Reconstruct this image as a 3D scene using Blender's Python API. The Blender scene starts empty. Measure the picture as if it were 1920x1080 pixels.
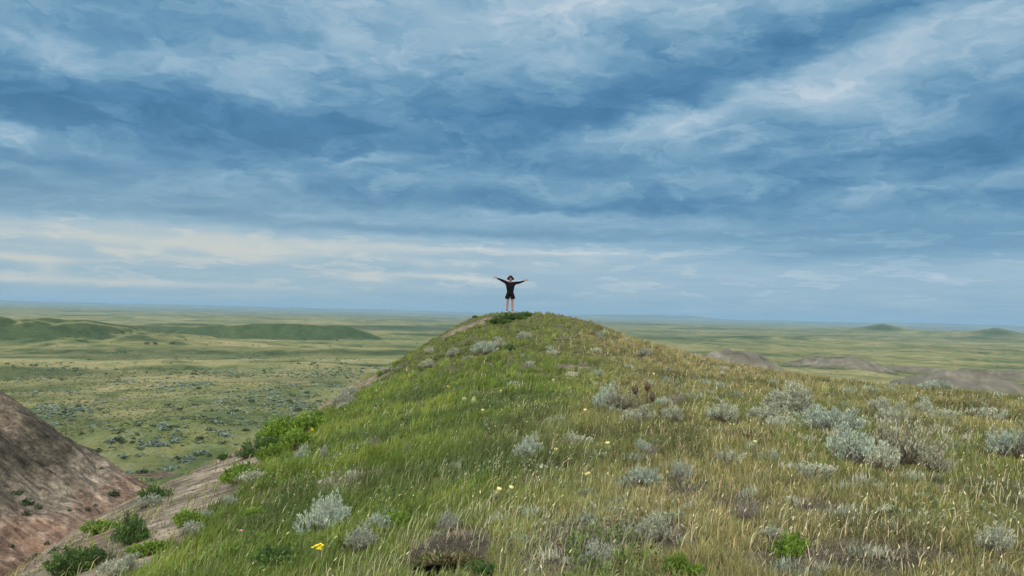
import bpy, bmesh, math, random
import numpy as np
from mathutils import Vector, Matrix, Euler
rad = math.radians
sc = bpy.context.scene
COL = sc.collection
HAZE = 0.000055; QUAL = 1.0
random.seed(7); rng = np.random.default_rng(7)

# ------------------------------------------------------------------ camera
FPX = 1387.0; W0, H0 = 1920.0, 1080.0
PITCH = math.atan(47.5 / FPX); ROLL = rad(1.46)
cu, su = math.cos(PITCH), math.sin(PITCH)
cr, sr = math.cos(ROLL), math.sin(ROLL)
_X = np.array([1, 0, 0.]); _U0 = np.array([0, -su, cu]); _F = np.array([0, cu, su])
_R = cr * _X + sr * _U0; _U = -sr * _X + cr * _U0
cd = bpy.data.cameras.new('camera'); cam = bpy.data.objects.new('camera', cd); COL.objects.link(cam)
M = Matrix(((_R[0], _U[0], -_F[0], 0), (_R[1], _U[1], -_F[1], 0), (_R[2], _U[2], -_F[2], 0), (0, 0, 0, 1)))
cam.matrix_world = M
cd.sensor_fit = 'HORIZONTAL'; cd.sensor_width = 36.0; cd.lens = 36.0 * FPX / W0
cd.clip_start = 0.1; cd.clip_end = 300000
sc.camera = cam

def ray(px, py):
    v = _F + _R * ((px - W0 / 2) / FPX) + _U * ((H0 / 2 - py) / FPX)
    return v / np.linalg.norm(v)
def azel(px, py):
    d = ray(px, py)
    return math.degrees(math.atan2(d[0], d[1])), math.degrees(math.asin(d[2]))

# ------------------------------------------------------------------ exposure, sun, sky
vs = sc.view_settings
vs.view_transform = 'Standard'; vs.look = 'None'; vs.gamma = 1.0; vs.use_curve_mapping = False
vs.exposure = 0.0
SUN_EL, SUN_AZ = 52.0, 215.0        # azimuth clockwise from +Y (view direction): sun high behind and left, veiled
sd = bpy.data.lights.new('sun', 'SUN'); sd.energy = 1.5; sd.angle = rad(14); sd.color = (1.0, 0.955, 0.88)
so = bpy.data.objects.new('sun', sd); COL.objects.link(so)
_d = Vector((math.sin(rad(SUN_AZ)) * math.cos(rad(SUN_EL)), math.cos(rad(SUN_AZ)) * math.cos(rad(SUN_EL)), math.sin(rad(SUN_EL))))
so.rotation_euler = _d.to_track_quat('Z', 'Y').to_euler()

def lin(c):
    r = []
    for v in c[:3]:
        v = v / 255.0
        r.append(v / 12.92 if v <= 0.04045 else ((v + 0.055) / 1.055) ** 2.4)
    return (r[0], r[1], r[2], 1.0)

class NT:
    def __init__(s, tree): s.t = tree; s.n = tree.nodes; s.l = tree.links
    def node(s, typ, **kw):
        n = s.n.new(typ)
        for k, v in kw.items(): setattr(n, k, v)
        return n
    def put(s, sock, v):
        if v is None: return
        if isinstance(v, bpy.types.NodeSocket): s.l.new(v, sock)
        else: sock.default_value = v
    def math(s, op, a, b=None, c=None, clamp=False):
        n = s.node('ShaderNodeMath', operation=op, use_clamp=clamp)
        s.put(n.inputs[0], a); s.put(n.inputs[1], b); s.put(n.inputs[2], c)
        return n.outputs[0]
    def vm(s, op, a, b=None, out=0):
        n = s.node('ShaderNodeVectorMath', operation=op)
        s.put(n.inputs[0], a); s.put(n.inputs[1], b)
        return n.outputs['Value'] if op in ('DOT_PRODUCT', 'LENGTH') else n.outputs[0]
    def mix(s, f, a, b, blend='MIX'):
        n = s.node('ShaderNodeMix', data_type='RGBA', blend_type=blend)
        s.put(n.inputs[0], f); s.put(n.inputs[6], a); s.put(n.inputs[7], b)
        return n.outputs[2]
    def noise(s, vec, scale, detail=4, rough=0.5, dist=0.0, color=False, w=None):
        n = s.node('ShaderNodeTexNoise')
        if w is not None: n.noise_dimensions = '4D'; n.inputs['W'].default_value = w
        s.put(n.inputs['Vector'], vec); n.inputs['Scale'].default_value = scale
        n.inputs['Detail'].default_value = detail; n.inputs['Roughness'].default_value = rough
        n.inputs['Distortion'].default_value = dist
        return n.outputs['Color' if color else 'Fac']
    def ramp(s, f, stops, interp='LINEAR'):
        n = s.node('ShaderNodeValToRGB'); cr_ = n.color_ramp; cr_.interpolation = interp
        while len(cr_.elements) > 1: cr_.elements.remove(cr_.elements[-1])
        for i, (p, c) in enumerate(stops):
            e = cr_.elements[0] if i == 0 else cr_.elements.new(p)
            e.position = p; e.color = c if len(c) == 4 else (*c, 1)
        s.put(n.inputs[0], f)
        return n.outputs[0]
    def sstep(s, v, a, b):
        n = s.node('ShaderNodeMapRange', interpolation_type='SMOOTHSTEP')
        s.put(n.inputs[0], v); n.inputs[1].default_value = a; n.inputs[2].default_value = b
        return n.outputs[0]

world = bpy.data.worlds.new('World'); sc.world = world; world.use_nodes = True
w = NT(world.node_tree); w.n.clear()
tc = w.node('ShaderNodeTexCoord').outputs['Generated']
sky = w.node('ShaderNodeTexSky', sky_type='NISHITA')
sky.sun_disc = False; sky.sun_elevation = rad(SUN_EL); sky.sun_rotation = rad(SUN_AZ)
sky.air_density = 1.0; sky.dust_density = 1.5; sky.ozone_density = 2.0
sx = w.node('ShaderNodeSeparateXYZ'); w.put(sx.inputs[0], tc)
dx, dy, dz = sx.outputs
az = w.math('MULTIPLY', w.math('ARCTAN2', dx, dy), 57.29578)
el = w.math('MULTIPLY', w.math('ARCSINE', dz), 57.29578)
# cloud sheet seen as a plane overhead: noise coordinates spread towards the zenith
den = w.math('MAXIMUM', w.math('ADD', dz, 0.10), 0.06)
pl = w.node('ShaderNodeCombineXYZ')
w.put(pl.inputs[0], w.math('DIVIDE', dx, den)); w.put(pl.inputs[1], w.math('DIVIDE', dy, den)); pl = pl.outputs[0]
rotm = w.node('ShaderNodeMapping'); w.put(rotm.inputs['Vector'], pl)
rotm.inputs['Rotation'].default_value = (0, 0, rad(22)); rotm.inputs['Scale'].default_value = (0.55, 1.0, 1.0)
plr = rotm.outputs[0]
n_big = w.noise(plr, 0.9, 7, 0.52, 0.35)
n_mid = w.noise(plr, 2.6, 6, 0.55, 0.2, w=3.1)
n_wisp = w.noise(plr, 6.5, 5, 0.6, 0.5, w=1.7)
# second noise in angle space for the puffs near the horizon
ae = w.node('ShaderNodeCombineXYZ'); w.put(ae.inputs[0], az); w.put(ae.inputs[1], el); ae = ae.outputs[0]
warp1 = w.noise(w.vm('MULTIPLY', ae, (0.10, 0.26, 1)), 1.0, 5, 0.6, color=True)
warp2 = w.noise(w.vm('MULTIPLY', ae, (0.45, 0.9, 1)), 1.0, 4, 0.6, color=True, w=5.0)
wv = w.vm('MULTIPLY', w.vm('SUBTRACT', warp1, (0.5, 0.5, 0.5)), (9.0, 3.6, 0))
wv2 = w.vm('MULTIPLY', w.vm('SUBTRACT', warp2, (0.5, 0.5, 0.5)), (2.6, 1.3, 0))
aew = w.vm('ADD', w.vm('ADD', ae, wv), wv2)
# near the horizon the warp is weaker so that the layers stay level
lowf = w.sstep(el, 3.0, 9.0)
aeh = w.vm('ADD', ae, w.vm('MULTIPLY', wv2, (0.9, 0.35, 0)))
mxv = w.node('ShaderNodeMix', data_type='VECTOR')
w.put(mxv.inputs[0], lowf); w.put(mxv.inputs[4], aeh); w.put(mxv.inputs[5], aew)
aep = mxv.outputs[1]
sep = w.node('ShaderNodeSeparateXYZ'); w.put(sep.inputs[0], aep)
elw = sep.outputs[1]
e0 = 30.0
def bstop(e, v): return (max(0, min(1, (e + 2) / (90 + 2))), (v, v, v))
base = w.ramp(w.math('DIVIDE', w.math('ADD', elw, 2.0), 92.0),
    [bstop(-1, .68), bstop(0.6, .66), bstop(2.2, .70), bstop(3.6, .72), bstop(4.6, .73), bstop(5.6, .66), bstop(6.2, .46), bstop(7.0, .46), bstop(7.8, .30),
     bstop(8.6, .28), bstop(11.5, .30), bstop(14, .37), bstop(18, .48), bstop(23, .60), bstop(30, .68), bstop(50, .85), bstop(90, .95)])
BLOBS = [ # px, py, half width, half height, tilt (deg, + falls to the right), amplitude
 (60,190,130,50,0,-.16),(130,112,75,28,18,.28),(290,100,110,42,8,.24),(480,110,110,60,30,.10),(170,25,230,35,-8,-.14),(0,60,60,40,0,.10),
 (600,80,140,60,20,.05),(860,45,260,55,0,.20),(680,190,230,60,8,-.06),(1000,205,300,42,-8,-.12),(450,245,300,45,6,-.14),(100,225,180,22,0,-.05),
 (1250,150,330,42,-14,-.24),(1590,55,260,45,-14,-.30),(1120,95,160,30,0,-.03),(1860,30,90,50,25,.26),(1150,20,250,26,0,.16),
 (1480,165,270,40,-14,.30),(1240,225,210,24,-14,.22),(1640,200,160,40,10,.22),(1740,120,220,20,-6,.22),(1410,270,45,12,-15,.22),
 (1840,205,170,42,-5,-.22),(1640,300,330,14,-3,-.16),(1840,345,260,16,-2,.24),(1420,335,220,26,0,.12),(1180,260,120,14,-6,.12),
 (705,296,45,9,-15,.30),(240,298,240,15,7,.22),(10,252,50,12,20,.30),(870,338,330,18,0,.13),(620,355,120,12,0,-.06),(1060,300,170,12,0,-.08),
 (330,350,320,12,3,.12),(130,372,220,9,3,-.08),(1000,360,90,8,0,.10),(280,392,260,8,1,-.14),(1130,388,240,10,-3,-.16),
 (430,400,55,8,0,-.20),(520,405,330,8,1,.16),(1000,408,330,9,1,.20),(170,418,150,10,0,.12),(800,436,430,8,1.5,-.18),(1250,425,200,10,0,.06),
 (1400,455,200,10,-2,-.12),(1700,470,280,18,0,-.34),(1500,462,90,7,0,.0),(1850,440,140,12,0,-.10),
 (350,452,280,7,1.5,.22),(700,462,300,6,2,.20),(1030,474,220,4,2,.16),(430,468,160,6,2,.22),
 (224,473,20,7,0,.26),(284,470,18,7,0,.26),(480,484,55,9,0,.24),(370,484,30,4,8,.16),(1098,487,34,10,0,.18),(1230,488,25,6,-12,.12),
 (40,482,80,5,2,.28),(88,503,22,12,0,.22),(100,524,130,6,3,.20),(330,533,150,5,2,.14),(15,520,30,4,0,.16),
 (690,521,42,6,2,.26),(850,521,60,5,2,.22),(900,527,30,5,0,.16),(760,516,120,4,2,.14),(800,495,18,7,0,.10),(1290,500,28,5,-8,.14),(1760,518,20,4,0,.16),(890,497,6,4,0,.16),
 (200,510,120,12,0,-.06),(560,505,160,10,0,-.05),(1400,530,400,30,0,.03),(960,560,200,14,0,-.06),(1300,575,500,12,0,.02),(600,555,300,12,0,.0),
]
acc = base
for (px, py, hw, hh, tilt, amp) in BLOBS:
    if amp == 0: continue
    a_, e_ = azel(px, py)
    cb = w.node('ShaderNodeCombineXYZ'); w.put(cb.inputs[0], sep.outputs[0]); w.put(cb.inputs[1], elw); w.put(cb.inputs[2], acc)
    mp = w.node('ShaderNodeMapping', vector_type='TEXTURE'); w.put(mp.inputs['Vector'], cb.outputs[0])   # z carries the running sum (keeps the node stack short) and is dropped below
    mp.inputs['Location'].default_value = (a_, e_, 0)
    mp.inputs['Rotation'].default_value = (0, 0, rad(-tilt + 1.46))
    k = 0.0413
    mp.inputs['Scale'].default_value = (hw * k, hh * k, 1)
    flat = w.vm('MULTIPLY', mp.outputs[0], (1, 1, 0))
    d2 = w.vm('DOT_PRODUCT', flat, flat)
    acc = w.math('MULTIPLY_ADD', w.math('EXPONENT', w.math('MULTIPLY', d2, -0.8)), amp * (1.05 if py < 410 else 0.8), acc)
up = w.sstep(el, 5.0, 10.0)
n_puff = w.noise(w.vm('MULTIPLY', aep, (0.13, 0.33, 1)), 1.0, 8, 0.55, 0.1, w=8.0)
n_low = w.noise(w.vm('MULTIPLY', aep, (0.16, 1.5, 1)), 1.0, 5, 0.62, 0.15, w=11.0)
acc = w.math('MULTIPLY_ADD', w.math('MULTIPLY', w.math('SUBTRACT', n_puff, 0.5), up), 0.95, acc)
def rim(vec, thr, width, wseed, det=7, rough=0.56):
    f = w.noise(vec, 1.0, det, rough, 0.0, w=wseed)
    return w.math('MULTIPLY', w.sstep(f, thr - 0.02, thr + 0.03), w.math('SUBTRACT', 1.0, w.sstep(f, thr + 0.02, thr + width)))
r1 = rim(w.vm('MULTIPLY', aep, (0.085, 0.24, 1)), 0.50, 0.16, 21.0)
r2 = rim(w.vm('MULTIPLY', aep, (0.16, 0.42, 1)), 0.53, 0.13, 25.0)
r3 = rim(w.vm('MULTIPLY', aeh, (0.20, 1.1, 1)), 0.55, 0.14, 29.0)
acc = w.math('MULTIPLY_ADD', w.math('MULTIPLY', w.math('SUBTRACT', r1, 0.3), up), 0.13, acc)
acc = w.math('MULTIPLY_ADD', w.math('MULTIPLY', w.math('SUBTRACT', r2, 0.25), up), 0.09, acc)
acc = w.math('MULTIPLY_ADD', w.math('MULTIPLY', r3, w.math('MULTIPLY', w.math('SUBTRACT', 1.0, up), w.sstep(el, 0.6, 2.2))), 0.12, acc)
acc = w.math('MULTIPLY_ADD', w.math('MULTIPLY', w.math('SUBTRACT', n_low, 0.5), w.math('SUBTRACT', 1.0, up)), 0.34, acc)
v = w.math('MULTIPLY_ADD', w.math('MULTIPLY', w.math('SUBTRACT', n_big, 0.5), up), 0.45, acc)
v = w.math('MULTIPLY_ADD', w.math('MULTIPLY', w.math('SUBTRACT', n_mid, 0.5), w.math('MULTIPLY_ADD', up, 0.85, 0.15)), 0.35, v)
v = w.math('MULTIPLY_ADD', w.math('SUBTRACT', n_wisp, 0.5), w.math('MULTIPLY_ADD', up, 0.14, 0.04), v)
ccol = w.ramp(v, [(0.0, lin((70, 120, 158))), (0.2, lin((84, 134, 172))), (0.42, lin((110, 155, 186))), (0.62, lin((138, 175, 200))), (0.85, lin((168, 194, 212))), (1.0, lin((192, 209, 222)))])
# warm light low in the west (left), where the cloud sheet ends
a_, e_ = azel(250, 490)
mp = w.node('ShaderNodeMapping', vector_type='TEXTURE'); w.put(mp.inputs['Vector'], ae)
mp.inputs['Location'].default_value = (a_, e_, 0); mp.inputs['Scale'].default_value = (27, 4.6, 1)
fl = w.vm('MULTIPLY', mp.outputs[0], (1, 1, 0))
warm = w.math('EXPONENT', w.math('MULTIPLY', w.vm('DOT_PRODUCT', fl, fl), -0.9))
hi = w.sstep(v, 0.60, 1.05)
ccol = w.mix(w.math('MULTIPLY', w.math('MULTIPLY', warm, hi), 0.95), ccol, lin((226, 218, 202)))
ccol = w.mix(w.math('MULTIPLY', warm, 0.45), ccol, lin((170, 193, 199)))
# sky overhead and behind, out of view, brightened and warmed to light the ground
back = w.sstep(w.math('MULTIPLY_ADD', dy, -1.0, w.math('MULTIPLY', dz, 0.55)), 0.0, 0.9)
SKYGAIN = w.math('MULTIPLY_ADD', back, 5.2, 1.0)
ccol = w.mix(w.math('MULTIPLY', back, 0.9), ccol, lin((214, 207, 196)))
g = w.node('ShaderNodeCombineXYZ'); [w.put(g.inputs[i], w.math('MULTIPLY', SKYGAIN, 10.0)) for i in range(3)]
ccol = w.vm('MULTIPLY', ccol, g.outputs[0])
tot = w.mix(0.06, ccol, sky.outputs[0])
bg = w.node('ShaderNodeBackground'); w.put(bg.inputs[0], tot); bg.inputs[1].default_value = 0.1
wo = w.node('ShaderNodeOutputWorld'); w.l.new(bg.outputs[0], wo.inputs[0])
world.cycles.sampling_method = 'MANUAL'; world.cycles.sample_map_resolution = 256
sc.cycles.volume_bounces = 0
sc.cycles.max_bounces = 6; sc.cycles.transparent_max_bounces = 8

# ------------------------------------------------------------------ noise on arrays
def _h(ix, iy, seed):
    n = (ix.astype(np.int64) * 374761393 + iy.astype(np.int64) * 668265263 + seed * 1442695041) & 0xffffffff
    n = ((n ^ (n >> 13)) * 1274126177) & 0xffffffff
    return ((n ^ (n >> 16)) & 0xffff) / 65535.0
def vn(x, y, seed=0):
    ix = np.floor(x); iy = np.floor(y); fx = x - ix; fy = y - iy
    fx = fx * fx * fx * (fx * (fx * 6 - 15) + 10); fy = fy * fy * fy * (fy * (fy * 6 - 15) + 10)
    a = _h(ix, iy, seed); b = _h(ix + 1, iy, seed); c = _h(ix, iy + 1, seed); d = _h(ix + 1, iy + 1, seed)
    return (a + (b - a) * fx) * (1 - fy) + (c + (d - c) * fx) * fy
def fbm(x, y, wl, oct=4, seed=0, gain=0.5):
    x = np.asarray(x, float); y = np.asarray(y, float)
    s = 0; a = 1.0; t = 0; f = 1.0 / wl
    for i in range(oct):
        s = s + a * (vn(x * f + 17.3 * i, y * f - 9.1 * i, seed + i * 7) - 0.5); t += a * 0.5; a *= gain; f *= 2.03
    return s / t      # -1..1
def sm(v, a, b):
    t = np.clip((v - a) / (b - a), 0, 1); return t * t * (3 - 2 * t)
def smax(a, b, k):
    h = np.clip(0.5 + 0.5 * (a - b) / k, 0, 1); return b + (a - b) * h + k * h * (1 - h)

# ------------------------------------------------------------------ terrain height
def at(px, py, yy):
    """point on the pixel's ray at forward distance yy"""
    d = ray(px, py); return d * (yy / d[1])
EDGE_L = [at(90,1070,8.2), at(180,1000,10.0), at(270,925,13.2), at(400,866,17.2), at(500,817,21.2), at(600,762,26.0), at(740,680,31.0), at(830,627,34.0)]
EDGE_R = [at(1100,602,35.5), at(1200,641,33.5), at(1310,677,29.5), at(1400,699,27.5), at(1500,710,26.5), at(1700,728,26.0), at(1920,748,26.0), at(2200,775,24.0)]
SUMMIT = (0.0, 36.8, 0.0)
ctrl = [tuple(p) for p in EDGE_L] + [tuple(p) for p in EDGE_R] + [SUMMIT, (-1.2,36.6,-.09),(1.4,36.8,-.07),(3.0,36.3,-0.22),
  (0,0,-1.62),(0,-5,-1.9),(6,-2,-1.7),(-4,-3,-2.6),(-6,2,-3.1),(0,5,-1.62),(0,10,-1.66),(0,16,-1.58),(0,22,-1.28),(0,28,-.78),(0,33,-.24),
  (5,4,-1.55),(6,9,-1.55),(6,15,-1.62),(6,22,-1.42),(5.3,28,-1.05),(3,32,-.55),(12,4,-1.75),(12,9,-1.75),(12,15,-1.85),(12,21,-2.02),(20,4,-2.1),(20,13,-2.3),(9,24,-1.75),
  (-3.3,7,-2.4),(-4.8,12.5,-2.95),(-3,15,-2.15),(-2.2,10,-1.98),(-3.2,22,-2.0),(-5,20,-2.75),(-3,28,-1.35),(-2,33,-.58),(-4.7,26,-2.35),
  (0,42,-.6),(-6,40,-3.0),(7,40,-2.5)]
ctrl = np.array(ctrl)
def _U_(r2): return np.where(r2 > 1e-9, 0.5 * r2 * np.log(np.maximum(r2, 1e-9)), 0.0)
_n = len(ctrl)
_K = _U_(((ctrl[:, None, :2] - ctrl[None, :, :2]) ** 2).sum(-1)) + np.eye(_n) * 0.6
_P = np.c_[np.ones(_n), ctrl[:, :2]]
_A = np.block([[_K, _P], [_P.T, np.zeros((3, 3))]])
_wts = np.linalg.solve(_A, np.r_[ctrl[:, 2], 0, 0, 0])
def tps(x, y):
    out = _wts[_n] + _wts[_n + 1] * x + _wts[_n + 2] * y
    for i in range(_n):
        out = out + _wts[i] * _U_((x - ctrl[i, 0]) ** 2 + (y - ctrl[i, 1]) ** 2)
    return out
POLY = [(-6.5, -14)] + [(-6.0, -3), (-5.9, 3)] + [(p[0], p[1]) for p in EDGE_L] + [(-2.2, 36.9), (0, 38.4), (2.6, 38.0)] + [(p[0], p[1]) for p in EDGE_R] + [(30, 14), (30, -14)]
def sdf(x, y, poly):
    d = np.full(np.shape(x), 1e18); inside = np.zeros(np.shape(x), bool)
    n = len(poly)
    for i in range(n):
        ax, ay = poly[i]; bx, by = poly[(i + 1) % n]
        ex, ey = bx - ax, by - ay
        t = np.clip(((x - ax) * ex + (y - ay) * ey) / (ex * ex + ey * ey), 0, 1)
        d = np.minimum(d, (x - ax - t * ex) ** 2 + (y - ay - t * ey) ** 2)
        c = ((ay > y) != (by > y)) & (x < ex * (y - ay) / (ey if ey != 0 else 1e-12) + ax)
        inside ^= c
    d = np.sqrt(d); return np.where(inside, -d, d)

def plain(x, y):
    r = np.hypot(x, y)
    lr = np.log(np.maximum(r, 1.0))
    xs = np.log([1, 60, 140, 290, 430, 950, 2000, 5000, 12000, 26000, 60000])
    zs = [-15.5, -16.5, -17.5, -20.5, -25, -40, -52, -66, -72, -70, -66]
    P = np.interp(lr, xs, zs)
    P = P + 2.1 * sm(r, 50, 120) * fbm(x, y, 38, 4, 11)
    P = P + 5.0 * sm(r, 180, 600) * fbm(x * .7, y, 170, 4, 23)
    P = P + 11 * sm(r, 500, 1600) * fbm(x * .6, y, 620, 4, 31)
    P = P + 20 * sm(r, 1500, 5000) * fbm(x * .5, y, 1900, 3, 43)
    P = P + 26 * sm(r, 6000, 14000) * fbm(x * .5, y, 6000, 3, 47)
    return P
def bump(x, y, px, R, wr, wd, h, p=2.0, rot=0.0):
    """hill of height h at azimuth of pixel px, range R, half width wr across and wd along the line of sight"""
    a = math.atan((px - 960) / FPX); ca, sa = math.cos(a), math.sin(a)
    cx, cy = sa * R, ca * R
    u = (x - cx) * ca - (y - cy) * sa; t = (x - cx) * sa + (y - cy) * ca
    if rot:
        c_, s_ = math.cos(rot), math.sin(rot); u, t = u * c_ + t * s_, -u * s_ + t * c_
    q = (u / wr) ** 2 + (t / wd) ** 2
    return h * np.exp(-q ** (p / 2) * 0.9)

def features(x, y):
    P = plain(x, y)
    # left spur with draws, mesa with a dark steep face, far knolls
    rid = fbm(x, y, 60, 3, 5)
    g = bump(x, y, -150, 610, 140, 80, 28, 1.9) + bump(x, y, 60, 560, 60, 22, 5, 2.2) + bump(x, y, 30, 760, 130, 45, 8, 2.4)
    g = g * (1 - 0.30 * (1 - np.abs(fbm(x * 1.3, y * .6, 48, 3, 71))) ** 3)
    P = P + g
    P = P + bump(x, y, -40, 1150, 420, 90, 15, 3)
    m = bump(x, y, 520, 1010, 125, 45, 19, 6) + bump(x, y, 330, 1500, 120, 70, 10, 4) + bump(x, y, 260, 1750, 120, 60, 9, 3)
    P = P + m * (1 + .12 * rid)
    P = P + bump(x, y, 740, 2600, 190, 70, 9, 3) + bump(x, y, 900, 2100, 150, 60, 6, 3)
    P = P + bump(x, y, 560, 430, 150, 26, 3.2, 3) + bump(x, y, 470, 290, 60, 14, -2.2, 2) + bump(x, y, 640, 215, 34, 9, -2.6, 2.4, .25)
    P = P + bump(x, y, 40, 250, 42, 10, -2.0, 2.4) + bump(x, y, 330, 105, 15, 9, 3.0, 2.2) + bump(x, y, 470, 110, 5.5, 12, -1.6, 2, -.4)
    P = P + bump(x, y, 1655, 4200, 92, 150, 34, 1.25) + bump(x, y, 1655, 4300, 300, 300, 22, 2) 
    P = P + bump(x, y, 1868, 4000, 84, 150, 34, 1.25) + bump(x, y, 1890, 4100, 280, 300, 22, 2)
    P = P + bump(x, y, 1600, 3000, 150, 100, 8, 3) + bump(x, y, 1450, 2300, 150, 70, 7, 3) + bump(x, y, 1850, 1500, 120, 60, 7, 3)
    # far tables that make the blue strip on the horizon
    r = np.hypot(x, y); a = np.degrees(np.arctan2(x, y))
    prof = 40 + 95 * np.exp(-((a - 9.5) / 4.2) ** 2) + 62 * np.exp(-((a - 13.8) / 2.2) ** 2) + 30 * sm(-a, -4, 8) + 20 * sm(a,15,22)
    prof = prof + 22 * fbm(a, a * 0, 1.6, 4, 9)
    P = P + prof * sm(r, 21000, 22500) * (1 - sm(r, 30000, 42000))
    return P
BUT = [ # bare grey-brown buttes on the plain: px, range, half width, half depth, height, power, tilt
 (1385, 228, 14.5, 17, 10.2, 2.6, 0.0), (1465, 226, 11.5, 12, 4.0, 2.4, 0.0),
 (1800, 205, 17.0, 16, 8.6, 2.5, 0.0), (1880, 170, 24.0, 12, 4.2, 3.0, 0.0), (1760, 196, 24.0, 10, 2.2, 3.0, 0.0),
 (1575, 405, 22, 12, 6.3, 4.0, 0.0), (1583, 405, 9, 7, 3.4, 3, 0.0), (1508, 404, 10, 8, 3.2, 4, 0), (1710, 415, 26, 8, 3.0, 4, 0.0),
 (1835, 400, 10, 8, 5.0, 4, 0.0), (1895, 402, 16, 9, 5.4, 5, 0), (1960, 400, 20, 10, 5.5, 4, 0)]
def buttes(x, y):
    s = 0
    for b in BUT: s = np.maximum(s, bump(x, y, *b))
    return s
def mound(x, y):
    c = -4.15 - 0.60 * (x + 30.4)
    top = -0.6 + 0.04 * (y - 20)
    c = -smax(-c, -top, 3.0)
    c = c - 0.75 * np.sqrt(np.maximum(y - 41.5, 0) ** 2 + 4) + 1.5
    rill = np.abs(fbm(x * .35, y * 1.3, 5.5, 4, 61))
    c = c - 0.85 * (1 - rill) ** 4 + 0.40 * fbm(x, y, 4, 4, 62) + .26 * fbm(x, y, 1.1, 5, 63)
    return c
def near_hill(x, y):
    xc = np.clip(x, -16, 34); yc = np.clip(y, -12, 46)
    t = tps(xc, yc)
    s = sdf(x, y, POLY)
    so_ = np.maximum(s + 0.3, 0)
    drop = 0.72 * (np.sqrt(so_ ** 2 + 2.6 ** 2) - 2.6)
    rill = np.abs(fbm(x * 1.3 + y * .4, y * 1.0 - x * .2, 3.2, 3, 81))
    z = t - drop - 0.35 * sm(so_, 1.0, 5.0) * (1 - rill) ** 3
    z = z + 0.05 * fbm(x, y, 2.3, 4, 91) + 0.10 * fbm(x, y, 6.5, 2, 92) * sm(np.hypot(x, y), 3, 9)
    return z, s
HOLES = []
def height(x, y, full=False):
    x = np.asarray(x, float); y = np.asarray(y, float); r = np.hypot(x, y)
    base = features(x, y)
    bt = buttes(x, y)
    er = 1 + (0.26 * fbm(x, y, 6, 4, 55) - .10 * (1 - np.abs(fbm(x * 1.4, y * .6, 9, 4, 56))) ** 4) * sm(bt, .3, 3)
    base = base + bt * er
    nh, s = near_hill(x, y)
    mo = mound(x, y)
    near = smax(nh, mo, 0.8)
    near = np.where((r < 140), near, -1e3)
    h = smax(near, base, 1.2)
    h = np.where(r < 140, h, base)
    for (hx, hy, hr, hd) in HOLES:
        h = h - hd * np.exp(-(((x - hx) ** 2 + (y - hy) ** 2) / hr ** 2) ** 1.5)
    if full: return h, dict(s=s, nh=nh, mo=mo, base=base, bt=bt, r=r)
    return h
def hit(px, py, t0=3.0, t1=60000.0):
    """where the line of sight through a pixel of the photograph meets the ground"""
    d = ray(px, py); ts = np.exp(np.linspace(math.log(t0), math.log(t1), 2400))
    z = height(d[0] * ts, d[1] * ts); under = np.where(d[2] * ts < z)[0]
    if len(under) == 0: return None
    i = under[0]
    a, b = (ts[i - 1] if i else ts[0] * .5), ts[i]
    tt = np.linspace(a, b, 60); z = height(d[0] * tt, d[1] * tt); k = np.where(d[2] * tt < z)[0]
    t = tt[k[0]] if len(k) else b
    return np.array([d[0] * t, d[1] * t, float(height(np.array([d[0] * t]), np.array([d[1] * t]))[0])]), t
# ------------------------------------------------------------------ helpers for objects
def mesh_np(name, co, faces4=None, faces3=None, mat=None, parent=None, attrs=None, smooth=False, mats4=None):
    """one mesh object from numpy arrays; faces as (n,4) and/or (n,3) index arrays"""
    me = bpy.data.meshes.new(name)
    co = np.asarray(co, np.float32)
    me.vertices.add(len(co)); me.vertices.foreach_set('co', co.ravel())
    loops = []; starts = []; tot = 0; n = 0
    for f, k in ((faces4, 4), (faces3, 3)):
        if f is None or len(f) == 0: continue
        f = np.asarray(f, np.int32); loops.append(f.ravel())
        starts.append(tot + np.arange(len(f)) * k); tot += f.size; n += len(f)
    loops = np.concatenate(loops); starts = np.concatenate(starts).astype(np.int32)
    me.loops.add(len(loops)); me.loops.foreach_set('vertex_index', loops)
    me.polygons.add(n); me.polygons.foreach_set('loop_start', starts)
    if smooth: me.polygons.foreach_set('use_smooth', np.ones(n, bool))
    if attrs:
        for k, v in attrs.items():
            v = np.asarray(v, np.float32)
            if v.ndim == 1:
                a = me.attributes.new(k, 'FLOAT', 'POINT'); a.data.foreach_set('value', v)
            else:
                a = me.attributes.new(k, 'FLOAT_COLOR', 'POINT'); a.data.foreach_set('color', np.c_[v, np.ones(len(v))].astype(np.float32).ravel() if v.shape[1] == 3 else v.ravel())
    me.update(calc_edges=True); me.validate()
    if mat: me.materials.append(mat)
    o = bpy.data.objects.new(name, me); COL.objects.link(o)
    if parent: o.parent = parent
    return o
def tag(o, label=None, cat=None, group=None, kind=None):
    if label: o['label'] = label
    if cat: o['category'] = cat
    if group: o['group'] = group
    if kind: o['kind'] = kind
    return o
def empty(name, loc=(0, 0, 0), rz=0.0, sc_=1.0):
    o = bpy.data.objects.new(name, None); COL.objects.link(o); o.location = loc; o.rotation_euler = (0, 0, rz)
    o.scale = (sc_,) * 3 if not hasattr(sc_, '__len__') else sc_; o.empty_display_size = 0.1
    return o
def mat_new(name):
    m = bpy.data.materials.new(name); m.use_nodes = True; t = NT(m.node_tree); t.n.clear()
    out = t.node('ShaderNodeOutputMaterial'); return m, t, out
def attr(t, name, col=False):
    n = t.node('ShaderNodeAttribute', attribute_name=name); return n.outputs['Color' if col else 'Fac']
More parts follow.
